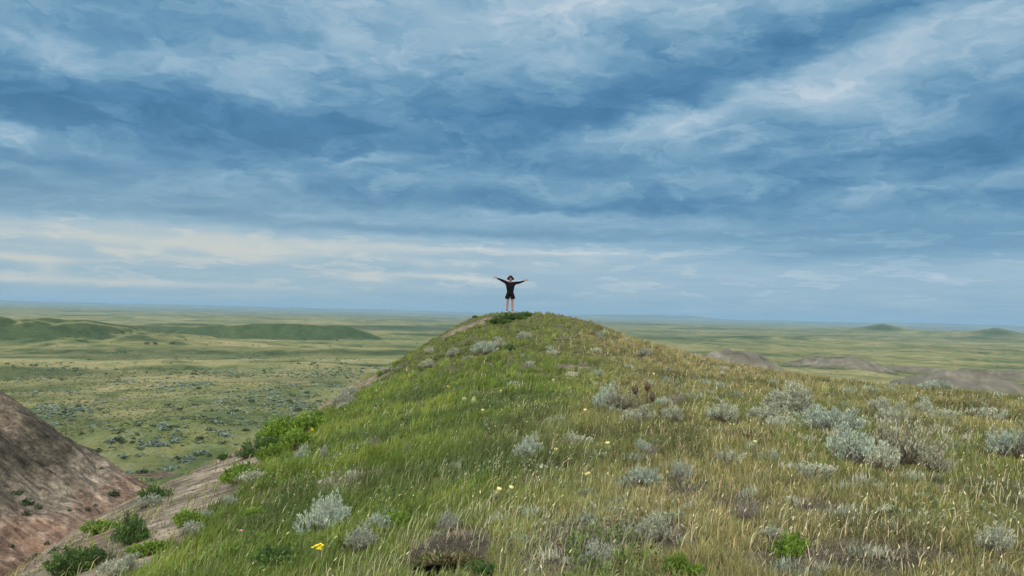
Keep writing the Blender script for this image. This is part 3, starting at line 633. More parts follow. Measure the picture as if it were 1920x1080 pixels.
for row in [
 ('silver', 1498, 775, 112, 54, 'big round silvery sagebrush on the right shoulder, largest of the row below the skyline', GS),
 ('silver', 1436, 786, 70, 36, 'silver sagebrush just left of the big round one', GS),
 ('silver', 1345, 788, 66, 38, 'pale feathery sagebrush in the middle of the low row', GS),
 ('silver', 1272, 790, 56, 30, 'low pale sagebrush between the spiky tuft and the feathery one', GS),
 ('silver', 1198, 792, 64, 38, 'pale spiky sagebrush in front of the dark headed stalks', GS),
 ('silver', 1452, 800, 60, 24, 'low wide sagebrush in front of the big round one', GS),
 ('blue', 1548, 808, 92, 42, 'blue green sagebrush with a flat top, right and in front of the big round one', GS),
 ('blue', 1128, 766, 56, 46, 'blue leaved half of the dark sagebrush at the left end of the row', GS),
 ('brown', 1162, 768, 56, 46, 'dark twiggy half of the sagebrush at the left end of the row', GS),
 ('silver', 1658, 772, 50, 26, 'small rounded sagebrush behind the many lobed giant', GS),
 ('silver', 1676, 794, 52, 42, 'grey sagebrush joining the back of the many lobed giant', GS),
 ('blue', 1606, 866, 90, 56, 'left silvery lobe of the giant foreground sagebrush', GS),
 ('brown', 1690, 868, 108, 84, 'tall brown twiggy centre of the giant foreground sagebrush', GS),
 ('brown', 1748, 884, 54, 46, 'low brown right lobe of the giant foreground sagebrush', GS),
 ('silver', 1648, 878, 56, 46, 'grey front lobe of the giant foreground sagebrush', GS),
 ('silver', 1738, 776, 42, 24, 'small grey sagebrush right of the giant, just below the grass skyline', GS),
 ('spiky', 1768, 786, 60, 20, 'thin pale sage right of the small grey one', GP),
 ('spiky', 1852, 784, 56, 24, 'thin pale sage near the right edge', GP),
 ('blue', 1886, 856, 60, 42, 'grey sagebrush at the right edge of the picture', GS),
 ('brown', 1918, 860, 50, 50, 'dark twiggy sagebrush cut by the right edge', GS),
 ('blue', 982, 858, 50, 44, 'dark blue sagebrush alone in the grass at mid slope', GS),
 ('spiky', 1072, 834, 50, 26, 'sparse white sage stalks right of the dark blue sagebrush', GP),
 ('blue', 1205, 850, 30, 26, 'small blue sagebrush left of a brown dead tuft', GS),
 ('dead', 1222, 856, 34, 28, 'brown dead tuft against the small blue sagebrush', GD),
 ('blue', 1203, 910, 56, 34, 'rounded blue green sagebrush above the bare foreground patches', GS),
 ('dull', 1262, 902, 52, 46, 'dull grey green sagebrush beside the rounded blue green one', GS),
 ('spiky', 1362, 868, 40, 34, 'pale branching sage right of the dull grey sagebrush', GP),
 ('spiky', 1525, 896, 66, 30, 'low pale sage in front and left of the giant sagebrush', GP),
 ('spiky', 1450, 862, 24, 26, 'tiny pale sage shoots below the low row', GP),
 ('blue', 590, 1003, 82, 72, 'largest blue sagebrush of the left foreground', GS),
 ('blue', 628, 985, 52, 48, 'right shoulder of the left foreground sagebrush', GS),
 ('dull', 660, 1034, 76, 48, 'dull sagebrush below and right of the left foreground one', GS),
 ('blue', 708, 995, 46, 30, 'small pale blue sagebrush right of the left foreground ones', GS),
 ('dull', 822, 996, 56, 46, 'dark upright sagebrush above the burrow', GS),
 ('blue', 561, 866, 28, 32, 'little blue sagebrush by the crest of bright shrubs', GS),
 ('dull', 603, 862, 22, 26, 'little dull sagebrush right of the little blue one', GS),
 ('blue', 432, 948, 26, 18, 'tiny round blue sagebrush at the edge of the bare flank', GS),
 ('blue', 905, 664, 44, 24, 'dark blue sagebrush under the summit shrub', GS),
 ('silver', 930, 652, 34, 20, 'silvery sagebrush right of the dark blue one under the summit', GS),
 ('dark', 957, 656, 22, 12, 'small dark shrub under the summit thicket', GG),
 ('dull', 972, 636, 36, 20, 'dull sagebrush just below the right end of the summit thicket', GS),
 ('silver', 802, 664, 18, 16, 'tiny silver sagebrush on the upper left slope', GS),
 ('dull', 842, 670, 34, 18, 'dull sagebrush beside the tiny silver one on the upper left slope', GS),
 ('silver', 808, 690, 36, 18, 'thin silver sagebrush below the tiny one on the upper left slope', GS),
 ('silver', 727, 696, 26, 12, 'grey sagebrush on the left skyline below the upper slope', GS),
 ('dull', 742, 694, 22, 10, 'dull grey tuft on the left skyline', GS),
 ('dead', 1044, 638, 26, 12, 'grey dead tuft on the crown of the hill', GD),
 ('dull', 1198, 668, 42, 14, 'flat dull sagebrush on the right slope of the hill', GS),
 ('blue', 1735, 730, 46, 15, 'low blue sagebrush on the grass skyline before the brown butte', GS),
 ('blue', 1772, 732, 30, 15, 'small rounded sagebrush on the grass skyline right of the low one', GS),
 ('silver', 1857, 1034, 56, 50, 'silver sagebrush in the bottom right corner', GS),
 ('silver', 1238, 1012, 66, 52, 'silver sagebrush on the bare foreground patch', GS),
 ('silver', 1190, 1010, 40, 20, 'low white sage left of the one on the bare patch', GP),
 ('dull', 1098, 1064, 70, 60, 'green grey sagebrush on black soil at the bottom centre', GS),
 ('dead', 1396, 972, 66, 42, 'grey dead shrub right of the foreground bare patches', GD),
 ('silver', 1444, 1008, 36, 24, 'small white sage left of the bright moss mound', GP),
 ('silver', 662, 744, 44, 22, 'grey sagebrush on the edge of the bare flank, left skyline', GS),
 ('dull', 632, 765, 60, 30, 'dull grey sagebrush above the bright green thicket', GS),
 ('silver', 232, 1078, 70, 40, 'pale sagebrush at the bottom left corner of the grass', GS),
 ('silver', 470, 905, 50, 26, 'pale grey sagebrush beside the lower bright shrubs', GS),
 ('dull', 340, 1005, 50, 30, 'dull sagebrush below the yellow green shrub', GS),
 ('blue', 384, 975, 24, 16, 'tiny blue sagebrush right of the yellow green shrub', GS),
 ('dead', 715, 838, 32, 26, 'knot of grey dead twigs at mid slope', GD),
 ('dead', 765, 848, 36, 20, 'white dead twigs right of the grey knot', GD),
 ('dead', 1240, 758, 60, 26, 'dark brown dead shrub beside the dark headed stalks', GD),
 ('dead', 985, 690, 40, 14, 'flat grey dead tuft on the upper slope', GD),
 ('dead', 1060, 692, 30, 12, 'dark dead tuft on the bare scrape below the summit', GD),
 ('dead', 1090, 688, 24, 14, 'black dead tuft at the right end of the bare scrape', GD),
 ('dead', 838, 1040, 80, 20, 'grey dead twigs hanging over the dark burrow at the bottom', GD),
 ('bright', 565, 818, 74, 44, 'brightest green shrub of the left flank thicket', GG),
 ('bright', 522, 824, 66, 40, 'bright green shrub at the left of the thicket', GG),
 ('bright', 545, 846, 62, 40, 'yellow green shrub at the foot of the thicket', GG),
 ('dark', 492, 845, 56, 32, 'darker green shrub trailing down left of the thicket', GG),
 ('dark', 466, 858, 36, 20, 'small dark green shrub at the lower end of the trailing ones', GG),
 ('bright', 596, 784, 30, 16, 'low bright shrub topping the thicket', GG),
 ('bright', 500, 868, 50, 34, 'bright shrub between the thicket and the lower group', GG),
 ('bright', 450, 905, 60, 34, 'bright green shrub on the edge of the bare flank', GG),
 ('dark', 422, 862, 18, 14, 'tiny blue green bush alone on the bare flank', GG),
 ('dark', 249, 1018, 54, 50, 'dark green bush standing on the bare flank', GG),
 ('bright', 342, 990, 56, 32, 'yellow green shrub on the lower flank', GG),
 ('dark', 285, 935, 50, 26, 'green shrub at the upper end of the gully', GG),
 ('dull', 262, 955, 56, 24, 'olive shrub in the gully below the upper one', GG),
 ('bright', 190, 998, 56, 20, 'flat olive green shrub in the gully', GG),
 ('dark', 140, 1072, 92, 36, 'wide dark green shrub at the bottom left', GG),
 ('bright', 265, 1045, 60, 26, 'bright shrub at the bottom left where the grass begins', GG),
 ('dark', 180, 1055, 50, 28, 'green shrub right behind the wide dark one', GG),
 ('bright', 1485, 1048, 64, 42, 'bright green moss like mound in the right foreground', GG),
 ('bright', 1262, 1078, 40, 40, 'leafy yellow green plant at the bottom edge', GG),
 ('bright', 1302, 1082, 50, 24, 'low bright plant at the bottom edge right of the leafy one', GG),
 ('dark', 960, 598, 62, 12, 'dark green thicket running below the feet of the person', GG),
 ('dark', 930, 606, 42, 13, 'left lower end of the green thicket below the summit', GG),
 ('dark', 984, 593, 30, 9, 'right upper end of the green thicket below the summit', GG),
 ('dark', 892, 596, 10, 6, 'tiny dark bush on the left skyline near the summit', GG),
 ('dull', 918, 586, 14, 6, 'small tuft on the skyline left of the person', GG),
 ('bright', 470, 980, 60, 28, 'bright leafy shrub in the grass of the lower flank', GG),
 ('dark', 520, 1058, 80, 34, 'dark green leafy shrub in the bottom left grass', GG),
 ('dark', 905, 1075, 60, 26, 'dark green leafy plant right of the burrow', GG),
 ('bright', 740, 985, 60, 22, 'bright leafy herbs right of the left foreground sagebrush', GG),
]: put_bush(*row)
# ------------------------------------------------------------------ small bushes on the clay mound and the valley floor
def lump(seed, n=60, col_=(.1, .13, .09), ll=.5, var=.3):
    g = np.random.default_rng(seed)
    d = g.normal(0, 1, (n, 3)); d[:, 2] = np.abs(d[:, 2]); d /= np.linalg.norm(d, axis=1)[:, None]
    p = d * g.uniform(.35, 1.0, n)[:, None] * [.62, .62, .75]
    e = g.normal(0, 1, (n, 3)); e /= np.linalg.norm(e, axis=1)[:, None]; f = np.cross(e, g.normal(0, 1, (n, 3))); f /= np.linalg.norm(f, axis=1)[:, None]
    s_ = (ll * g.uniform(.5, 1, n))[:, None] * .5
    v = np.stack([p - e * s_, p + f * s_ * .7, p + e * s_, p - f * s_ * .7], 1).reshape(-1, 3)
    c_ = np.array(col_) * g.uniform(1 - var, 1 + var, n)[:, None]
    return v, np.arange(n * 4).reshape(-1, 4), np.repeat(c_, 4, 0)
def simple_proto(name, seed, **kw):
    v, f, c_ = lump(seed, **kw); o = mesh_np(name, v, f, None, M_leaf, attrs=dict(col=c_)); d = o.data; bpy.data.objects.remove(o); return d
P_dark = [simple_proto('bush', 300 + i, n=110, col_=(.055, .075, .040), ll=.42) for i in range(3)]
P_sage = [simple_proto('sagebrush', 310 + i, n=110, col_=(.155, .205, .165), ll=.42) for i in range(3)]
def drop_small(datas, name, x, y, size, label, cat, group, squash=.8):
    z = float(height(np.array([x]), np.array([y]))[0])
    o = bpy.data.objects.new(name, datas[int(rng.integers(len(datas)))]); COL.objects.link(o)
    o.location = (x, y, z - .05 * size); o.rotation_euler = (0, 0, rng.uniform(0, 6.28)); k = rng.uniform(.8, 1.3)
    o.scale = (size * k, size, size * squash); tag(o, label, cat, group); return o
for (px, py, wpx, lab) in [(34,925,14,'dark bush on the clay mound, upper of the left pair'),(50,945,22,'ragged dark bush in the middle of the clay mound'),(72,952,14,'dark bush just right of the ragged one on the clay mound'),
    (48,965,14,'low bush under the ragged one on the clay mound'),(212,928,18,'dark bush near the right toe of the clay mound'),(178,950,10,'small bush low on the clay mound face'),(164,956,10,'little bush left of the small one low on the clay mound'),
    (105,1036,20,'dark bush at the foot of the clay mound'),(70,1043,12,'small bush at the foot of the clay mound, left of the dark one'),(22,1026,10,'tiny green bush at the lower left of the clay mound'),
    (130,958,8,'tiny bush below the centre of the clay mound'),(190,880,8,'tiny bush high on the right slope of the clay mound'),(60,1050,10,'tuft at the bottom of the clay mound'),(88,1020,10,'tuft above the foot of the clay mound')]:
    h_ = hit(px, py)
    if h_: drop_small(P_dark, 'bush', h_[0][0], h_[0][1], wpx * h_[1] / FPX * .8, lab, 'bush', 'bushes on the bare clay mound')
# crumbs and tufts over the clay mound and the bare flank
xs_, ys_ = rng.uniform(-36, -9, 9000), rng.uniform(12, 46, 9000)
mk = (mound(xs_, ys_) > near_hill(xs_, ys_)[0]) & (rng.random(9000) < sm(fbm(xs_, ys_, 5, 3, 301), -.2, .5) * .6 + .1)
xs_, ys_ = xs_[mk], ys_[mk]; zs_ = height(xs_, ys_)
def scatter_lumps(name, xs, ys, zs, sizes, cols, label, n=10, ll=.7, kind='stuff', mat=None, squash=.7):
    V, C_, Fc = [], [], []; base = [lump(400 + i, n=n, col_=(1, 1, 1), ll=ll, var=.3) for i in range(6)]
    k = rng.integers(0, 6, len(xs)); nv = n * 4
    for i in range(6):
        m = np.where(k == i)[0]
        if len(m) == 0: continue
        v, f, c_ = base[i]; th = rng.uniform(0, 6.28, len(m)); cs, sn = np.cos(th)[:, None], np.sin(th)[:, None]
        S = sizes[m][:, None]
        vx = (v[None, :, 0] * cs - v[None, :, 1] * sn) * S + xs[m][:, None]; vy = (v[None, :, 0] * sn + v[None, :, 1] * cs) * S + ys[m][:, None]; vz = v[None, :, 2] * S * squash + zs[m][:, None] - .02 * S
        off = sum(len(a) for a in V); V.append(np.stack([vx, vy, vz], -1).reshape(-1, 3)); C_.append((c_[None] * cols[m][:, None]).reshape(-1, 3))
        Fc.append((off + np.arange(len(m) * nv)).reshape(-1, 4))
    o = mesh_np(name, np.concatenate(V), np.concatenate(Fc), None, mat or M_grass, attrs=dict(col=np.concatenate(C_))); tag(o, label, None, None, kind); return o
n = len(xs_)
scatter_lumps('clay_crumbs', xs_, ys_, zs_, rng.uniform(.03, .13, n) ** 1.0, np.where(rng.random((n, 1)) < .55, [[.06, .06, .04]], [[.17, .12, .09]]) * rng.uniform(.7, 1.3, (n, 1)), 'clods and withered tufts strewn over the clay mound', n=7)
xs_, ys_ = rng.uniform(-13, -2, 30000), rng.uniform(4, 34, 30000)
mk = (soil_left(xs_, ys_) > .4) & (sdf(xs_, ys_, POLY) < 4) & (rng.random(30000) < .5); xs_, ys_ = xs_[mk], ys_[mk]; zs_ = height(xs_, ys_); n = len(xs_)
scatter_lumps('shale_chips', xs_, ys_, zs_, rng.uniform(.015, .085, n) ** 1.0, np.where(rng.random((n, 1)) < .5, [[.10, .085, .065]], [[.24, .18, .13]]) * rng.uniform(.6, 1.3, (n, 1)), 'flat shale chips and crumbs covering the bare flank', n=5, squash=.35)
# sparse tan grass on the bare flank
k = rng.random(n) < .5; x, y, z = xs_[k], ys_[k], zs_[k]; m = fbm(x, y, 1.2, 3, 311) > .05; x, y, z = x[m], y[m], z[m]; n = len(x)
v, a4, a3, cc = blades(x, y, z, rng.uniform(.08, .2, n), np.full(n, .012), np.clip(rng.normal(.5, .2, n), .1, .9), rng.normal(.2, .6, n), rng.uniform(-1, 1, n), np.array([.24, .21, .11]) * rng.uniform(.6, 1.3, n)[:, None])
tag(mesh_np('dry_grass', v, a4, a3, M_grass, attrs=dict(col=cc)), 'sparse tan grass rooted in the bare flank', None, None, 'stuff')

# sagebrush of the valley: clusters (pixel centre, half extents), nearest ones individual
CL = [(520,745,110,20,230),(600,722,90,16,170),(560,760,60,12,110),(640,700,60,12,140),(470,700,120,8,170),(640,680,60,8,150),(110,772,42,14,130),(150,760,50,6,30),(60,700,60,18,110),(120,690,50,10,60),
      (330,725,45,8,70),(240,716,30,5,40),(370,722,30,5,30),(235,828,30,7,12),(300,834,26,5,12),(215,842,18,5,5),(370,852,18,6,14),(250,856,26,4,6),(400,790,20,3,8),(420,812,25,6,14),(340,785,10,3,6),(320,800,14,4,6),
      (240,663,50,5,60),(330,672,60,5,80),(420,672,60,4,70),(520,668,60,5,120),(90,735,70,3,40),(380,760,90,14,12),(300,745,90,10,14),(450,770,30,8,16),(200,800,80,20,16),(330,815,60,16,14),(285,884,30,3,12),(330,865,20,5,8),
      (1650,700,60,8,40),(1560,700,50,6,30),(1550,690,80,6,30),(560,690,150,14,120),(250,690,120,16,70),(430,735,90,14,24),(20,650,120,10,60)]
vx, vy, vs_ = [], [], []
for (cx, cy, rx, ry, cnt) in CL:
    cnt = int(cnt * 1.5)
    c0 = hit(cx, cy); c1 = hit(cx, cy - ry); c2 = hit(cx, cy + ry)
    if c0 is None or c1 is None or c2 is None: continue
    R0 = np.hypot(*c0[0][:2]); R1, R2 = np.hypot(*c1[0][:2]), np.hypot(*c2[0][:2]); 
    if R0 < 55: continue
    R1 = min(R1, R0 * 1.6); R2 = max(R2, 55)
    az0 = math.atan2(c0[0][0], c0[0][1]); daz = rx / FPX
    aa = az0 + rng.normal(0, .55, cnt) * daz; q = rng.normal(0, .55, cnt)
    RR = R0 + np.where(q > 0, q * (R1 - R0), q * (R0 - R2))
    RR = np.maximum(RR, 50); vx.append(np.sin(aa) * RR); vy.append(np.cos(aa) * RR); vs_.append(np.clip(rng.lognormal(-.72, .42, cnt), .18, 1.2))
vx, vy, vs_ = map(np.concatenate, (vx, vy, vs_))
hh, inf = height(vx, vy, True); ok = (np.maximum(inf['nh'], inf['mo']) < inf['base'] - .5) & (inf['bt'] < .4); vx, vy, vs_, hh = vx[ok], vy[ok], vs_[ok], hh[ok]
app = vs_ / np.hypot(vx, vy); o_ = np.argsort(-app); NI = 160
for i in o_[:NI]:
    drop_small(P_sage if rng.random() < .75 else P_dark, 'sagebrush', vx[i], vy[i], vs_[i] * 1.0, 'low grey green bush among many dotting the valley floor', 'shrub', 'bushes dotting the valley floor', .65)
rest = o_[NI:]; n = len(rest)
colr = np.where(rng.random((n, 1)) < .65, [[.15, .20, .16]], [[.06, .09, .05]]) * rng.uniform(.75, 1.25, (n, 1))
# a wider sprinkle beyond
m = 2600; aa = np.radians(rng.uniform(-42, 40, m)); RR = np.exp(rng.uniform(math.log(95), math.log(900), m)); ex, ey = np.sin(aa) * RR, np.cos(aa) * RR
k = (fbm(ex * .5, ey, 60, 3, 321) > .12); ex, ey, RR = ex[k], ey[k], RR[k]; ez, inf = height(ex, ey, True); k = (inf['bt'] < .4) & (np.maximum(inf['nh'], inf['mo']) < inf['base']); ex, ey, ez, RR = ex[k], ey[k], ez[k], RR[k]
scatter_lumps('valley_scrub', np.r_[vx[rest], ex], np.r_[vy[rest], ey], np.r_[hh[rest], ez], np.r_[vs_[rest] * 1.0, rng.uniform(.5, 1.2, len(ex)) * (1 + RR / 700)],
   np.r_[colr, np.tile([[.075, .10, .06]], (len(ex), 1)) * rng.uniform(.7, 1.5, (len(ex), 1))], 'sagebrush scrub speckling the wide valley', n=12, ll=.75, squash=.6)

m = 26000; aa = np.radians(rng.uniform(-40, -6, m)); RR = np.exp(rng.uniform(math.log(48), math.log(260), m)); ex, ey = np.sin(aa) * RR, np.cos(aa) * RR
k = fbm(ex, ey, 14, 4, 331) > -.15; ex, ey, RR = ex[k], ey[k], RR[k]; ez, inf = height(ex, ey, True); k = (inf['bt'] < .4) & (np.maximum(inf['nh'], inf['mo']) < inf['base'] - .2); ex, ey, ez, RR = ex[k], ey[k], ez[k], RR[k]; n = len(ex)
cv = np.where(rng.random((n, 1)) < .5, [[.10, .12, .04]], np.where(rng.random((n, 1)) < .5, [[.20, .185, .08]], [[.05, .07, .028]])) * rng.uniform(.8, 1.2, (n, 1))
scatter_lumps('valley_tufts', ex, ey, ez, rng.uniform(.12, .34, n) * (1 + RR / 260), cv, 'grass tufts and low herbs over the near valley floor', n=6, ll=.9, squash=.5)
# ------------------------------------------------------------------ flowers, cactus pads, stalks
def plainmat(name, c, rough=.6, spec=.3, sss=0):
    m, t, out = mat_new(name); p = t.node('ShaderNodeBsdfPrincipled'); p.inputs['Roughness'].default_value = rough; p.inputs['Specular IOR Level'].default_value = spec
    nn = t.noise(t.node('ShaderNodeNewGeometry').outputs['Position'], 60, 3, .6)
    t.put(p.inputs['Base Color'], t.mix(nn, tuple(np.array(c) * .75) + (1,), tuple(np.minimum(np.array(c) * 1.2, 1)) + (1,))); t.l.new(p.outputs[0], out.inputs[0]); return m
M_yel = plainmat('yellow_petal', (.62, .55, .22)); M_gold = plainmat('golden_stamen', (.70, .42, .05)); M_pad = plainmat('cactus_skin', (.17, .19, .085)); M_pink = plainmat('pink_petal', (.72, .25, .34))
M_bry = plainmat('bright_yellow_petal', (.75, .60, .02)); M_dk = plainmat('dark_stalk', (.055, .038, .028), .9)
def petals_np(n=9, r=.032, h=.035, cup=.75):
    V = []; F = []
    for ring, (rr, hh_) in enumerate(((1, 1), (.72, 1.05))):
        for i in range(n):
            a = (i + ring * .5) * 2 * math.pi / n; ca, sa = math.cos(a), math.sin(a); w_ = math.pi / n * 1.15
            o = len(V)
            for (f, hz_) in ((.15, 0), (.75, .35), (1.0, 1.0), (.92, 1.12)):
                for sgn in (-1, 1):
                    ww = w_ * (1.0 if f < 1 else (.9 if hz_ < 1.05 else .35)); b = a + sgn * ww
                    V.append((math.cos(b) * r * f * rr, math.sin(b) * r * f * rr, h * hz_ * hh_))
            F += [(o, o + 1, o + 3, o + 2), (o + 2, o + 3, o + 5, o + 4), (o + 4, o + 5, o + 7, o + 6)]
    return np.array(V), np.array(F)
def ball_np(r, sx_=1, sy_=1, sz_=1, nu=10, nv=7, off=(0, 0, 0), jit=0, seed=0):
    g = np.random.default_rng(seed); V = []
    for j in range(nv + 1):
        ph = math.pi * j / nv
        for i in range(nu):
            th = 2 * math.pi * i / nu; k = r * (1 + g.normal(0, jit)); V.append((math.sin(ph) * math.cos(th) * k * sx_ + off[0], math.sin(ph) * math.sin(th) * k * sy_ + off[1], -math.cos(ph) * k * sz_ + off[2]))
    F = [(j * nu + i, j * nu + (i + 1) % nu, (j + 1) * nu + (i + 1) % nu, (j + 1) * nu + i) for j in range(nv) for i in range(nu)]
    return np.array(V), np.array(F)
pv_, pf_ = petals_np(); D_pet = mesh_np('petals', pv_ + [0, 0, .085], pf_, None, M_yel, smooth=True).data
bv, bf = ball_np(.014, off=(0, 0, .103)); D_cen = mesh_np('flower_centre', bv, bf, None, M_gold, smooth=True).data
bv, bf = ball_np(.042, 1, .28, 1.15, off=(0, 0, .042)); D_pad = mesh_np('cactus_pad', bv, bf, None, M_pad, smooth=True).data
for o in [o for o in COL.objects if o.data in (D_pet, D_cen, D_pad)]: bpy.data.objects.remove(o)
def part_of(e, nm, dt, **kw):
    o = bpy.data.objects.new(nm, dt); COL.objects.link(o); o.parent = e
    for k, v_ in kw.items(): setattr(o, k, v_)
    return o
for (px, py, wpx, lab) in [(1141,849,12,'pale yellow cactus flower, highest of the two nearest the centre right'),(1098,901,8,'left bloom of the golden pair in the lower grass'),(1104,901,8,'right bloom of the golden pair in the lower grass'),
    (929,937,13,'lemon yellow cactus flower left of an orange tinted one'),(953,933,12,'orange tinted cactus flower right of the lemon one'),(1041,856,9,'small cream cactus flower between the lone blue sagebrush and the golden pair'),
    (1095,780,9,'yellow cactus flower left of the row of sagebrush'),(905,779,8,'small yellow cactus flower on the green left slope'),(1414,841,8,'yellow cactus flower below the long sagebrush row'),
    (1225,706,6,'tiny cream flower high above the dark stalks'),(1039,718,6,'tiny yellow flower below the bare scrape'),(938,738,6,'tiny cream flower on the upper slope'),(955,606,3,'')]:
    if not lab: continue
    h_ = hit(px, py + 6)
    if h_ is None: continue
    p, t_ = h_; k = .8 * wpx * t_ / FPX / .066; k2 = max(k, .8)
    e = empty('cactus_flower', (p[0], p[1], p[2] - .01 + .06 * (t_ > 0)), rng.uniform(-.5, .5), (k, k, k)); e.rotation_euler = (rng.uniform(.1, .5), rng.uniform(-.3, .3), rng.uniform(-.5, .5)); tag(e, lab, 'flower', 'cactus flowers in the grass')
    part_of(e, 'petals', D_pet); part_of(e, 'flower_centre', D_cen); part_of(e, 'cactus_pad', D_pad)
# cactus pads seen alone
h_ = hit(884, 757); p = h_[0]
e = empty('prickly_pear', (p[0], p[1], p[2]), 0.3, 1.25); tag(e, 'flat oval cactus pads standing in the green slope', 'cactus')
part_of(e, 'cactus_pad', D_pad, rotation_euler=(0, .7, 0)); part_of(e, 'cactus_pad', D_pad, location=(.05, .02, .02), rotation_euler=(0, -.2, .4)); part_of(e, 'cactus_pad', D_pad, location=(-.08, .0, .03), rotation_euler=(0, -.8, 0))
# pink blossom and yellow herb clusters
def cluster(px, py, wpx, matl, label, name, n, hgt=.12):
    h_ = hit(px, py + 4); p, t_ = h_; k = wpx * t_ / FPX
    e = empty(name, tuple(p), 0); tag(e, label, 'flower')
    segs = []; V = []; F = []
    for i in range(n):
        q = np.array([rng.normal(0, k * .28), rng.normal(0, k * .28), hgt * rng.uniform(.75, 1.15)]); segs.append((np.array([q[0] * .3, q[1] * .3, 0]), q, .0025, .0018))
        bv, bf = petals_np(5, k * .22 if n > 1 else k * .5, k * .12); o_ = sum(len(a) for a in V); V.append(bv + q); F.append(bf + o_)
    mesh_np('blossoms', np.concatenate(V), np.concatenate(F), None, matl, e); tv, tq = tubes(segs, 4); mesh_np('stems', tv, tq, None, M_pad, e)
cluster(598, 1052, 14, M_bry, 'bright yellow flower cluster low in the left grass', 'yellow_wildflower', 16)
cluster(455, 1016, 7, M_pink, 'single pink blossom beside the left foreground sagebrush', 'pink_flower', 1)
cluster(841, 731, 6, M_bry, 'tiny yellow flower cluster on the upper green slope', 'yellow_wildflower', 6)
cluster(584, 812, 7, M_bry, 'small yellow flowers at the edge of the bright thicket', 'yellow_wildflower', 7)
# dark headed stalks beside the row of sagebrush
h_ = hit(1213, 768); p, t_ = h_; k = t_ / FPX
e = empty('dry_stalk', tuple(p)); tag(e, 'upright dark seed stalks on the shoulder, left of the sagebrush row', 'plant')
for (dx_, hpx, th) in ((0, 42, .012), (-22, 36, .010), (9, 24, .008)):
    segs = [(np.array([dx_ * k * .5, 0, 0]), np.array([dx_ * k, 0, hpx * k]), th, th * .6)]
    for j in range(7):
        f = .45 + .08 * j; q = np.array([dx_ * k * (.5 + .5 * f), 0, hpx * k * f]); segs.append((q, q + np.array([rng.normal(0, .06), rng.normal(0, .04), .07]), th * .6, th * .3))
    tv, tq = tubes(segs, 5); mesh_np('stalk', tv, tq, None, M_dk, e)
    bv, bf = ball_np(.05, .8, .8, 1.3, off=(dx_ * k, 0, hpx * k), jit=.2, seed=int(abs(dx_))); mesh_np('seed_head', bv, bf, None, M_dk, e)

# overhanging clod of turf above the burrow
hx_, hy_, hr_, hd_ = HOLES[0]; gz0 = float(height(np.array([hx_]), np.array([hy_ + .34]))[0]) - .02
V = []; F = []; NU, NV = 26, 12
for j in range(NV + 1):
    ph = (math.pi / 2) * j / NV
    for i in range(NU + 1):
        th = -.35 + (math.pi + .7) * i / NU
        k = 1 + .10 * float(fbm(np.array([i * .9]), np.array([j * 1.1]), 2.2, 3, 402)[0])
        V.append((math.cos(th) * math.cos(ph) * .33 * k, math.sin(th) * math.cos(ph) * .26 * k - .16 * math.sin(ph), math.sin(ph) * .13 * k - .05))
for j in range(NV):
    for i in range(NU): a_ = j * (NU + 1) + i; F.append((a_, a_ + 1, a_ + NU + 2, a_ + NU + 1))
M_clod = plainmat('root_earth', (.035, .030, .018), .95, .05)
clod = mesh_np('turf_clod', np.array(V), np.array(F), None, M_clod); clod.scale = (.8, .8, .7); clod.location = (hx_, hy_ + .27, gz0 - .03); sdm = clod.modifiers.new('thick', 'SOLIDIFY'); sdm.thickness = .03
tag(clod, 'overhanging clod of rooty earth above the dark burrow at the bottom', 'clod')
_v = np.array(V); _k = rng.integers(0, len(_v), 2600); _p = _v[_k] * 1.02 + rng.normal(0, .014, (2600, 3)); _e = rng.normal(0, 1, (2600, 3)); _e[:, 2] = np.abs(_e[:, 2]) + .4; _e /= np.linalg.norm(_e, axis=1)[:, None]
_f = np.cross(_e, rng.normal(0, 1, (2600, 3))); _f /= np.linalg.norm(_f, axis=1)[:, None]; _s = rng.uniform(.012, .035, 2600)[:, None]
_q = np.stack([_p, _p + _e * _s + _f * _s * .3, _p + _e * _s * 2, _p + _e * _s - _f * _s * .3], 1).reshape(-1, 3)
_c = np.array([[.07, .10, .02], [.12, .13, .04], [.13, .09, .045], [.22, .19, .12]])[rng.integers(0, 4, 2600)] * rng.uniform(.6, 1.2, 2600)[:, None]
mesh_np('moss_cover', _q, np.arange(len(_q)).reshape(-1, 4), None, M_grass, clod, attrs=dict(col=np.repeat(_c, 4, 0)))
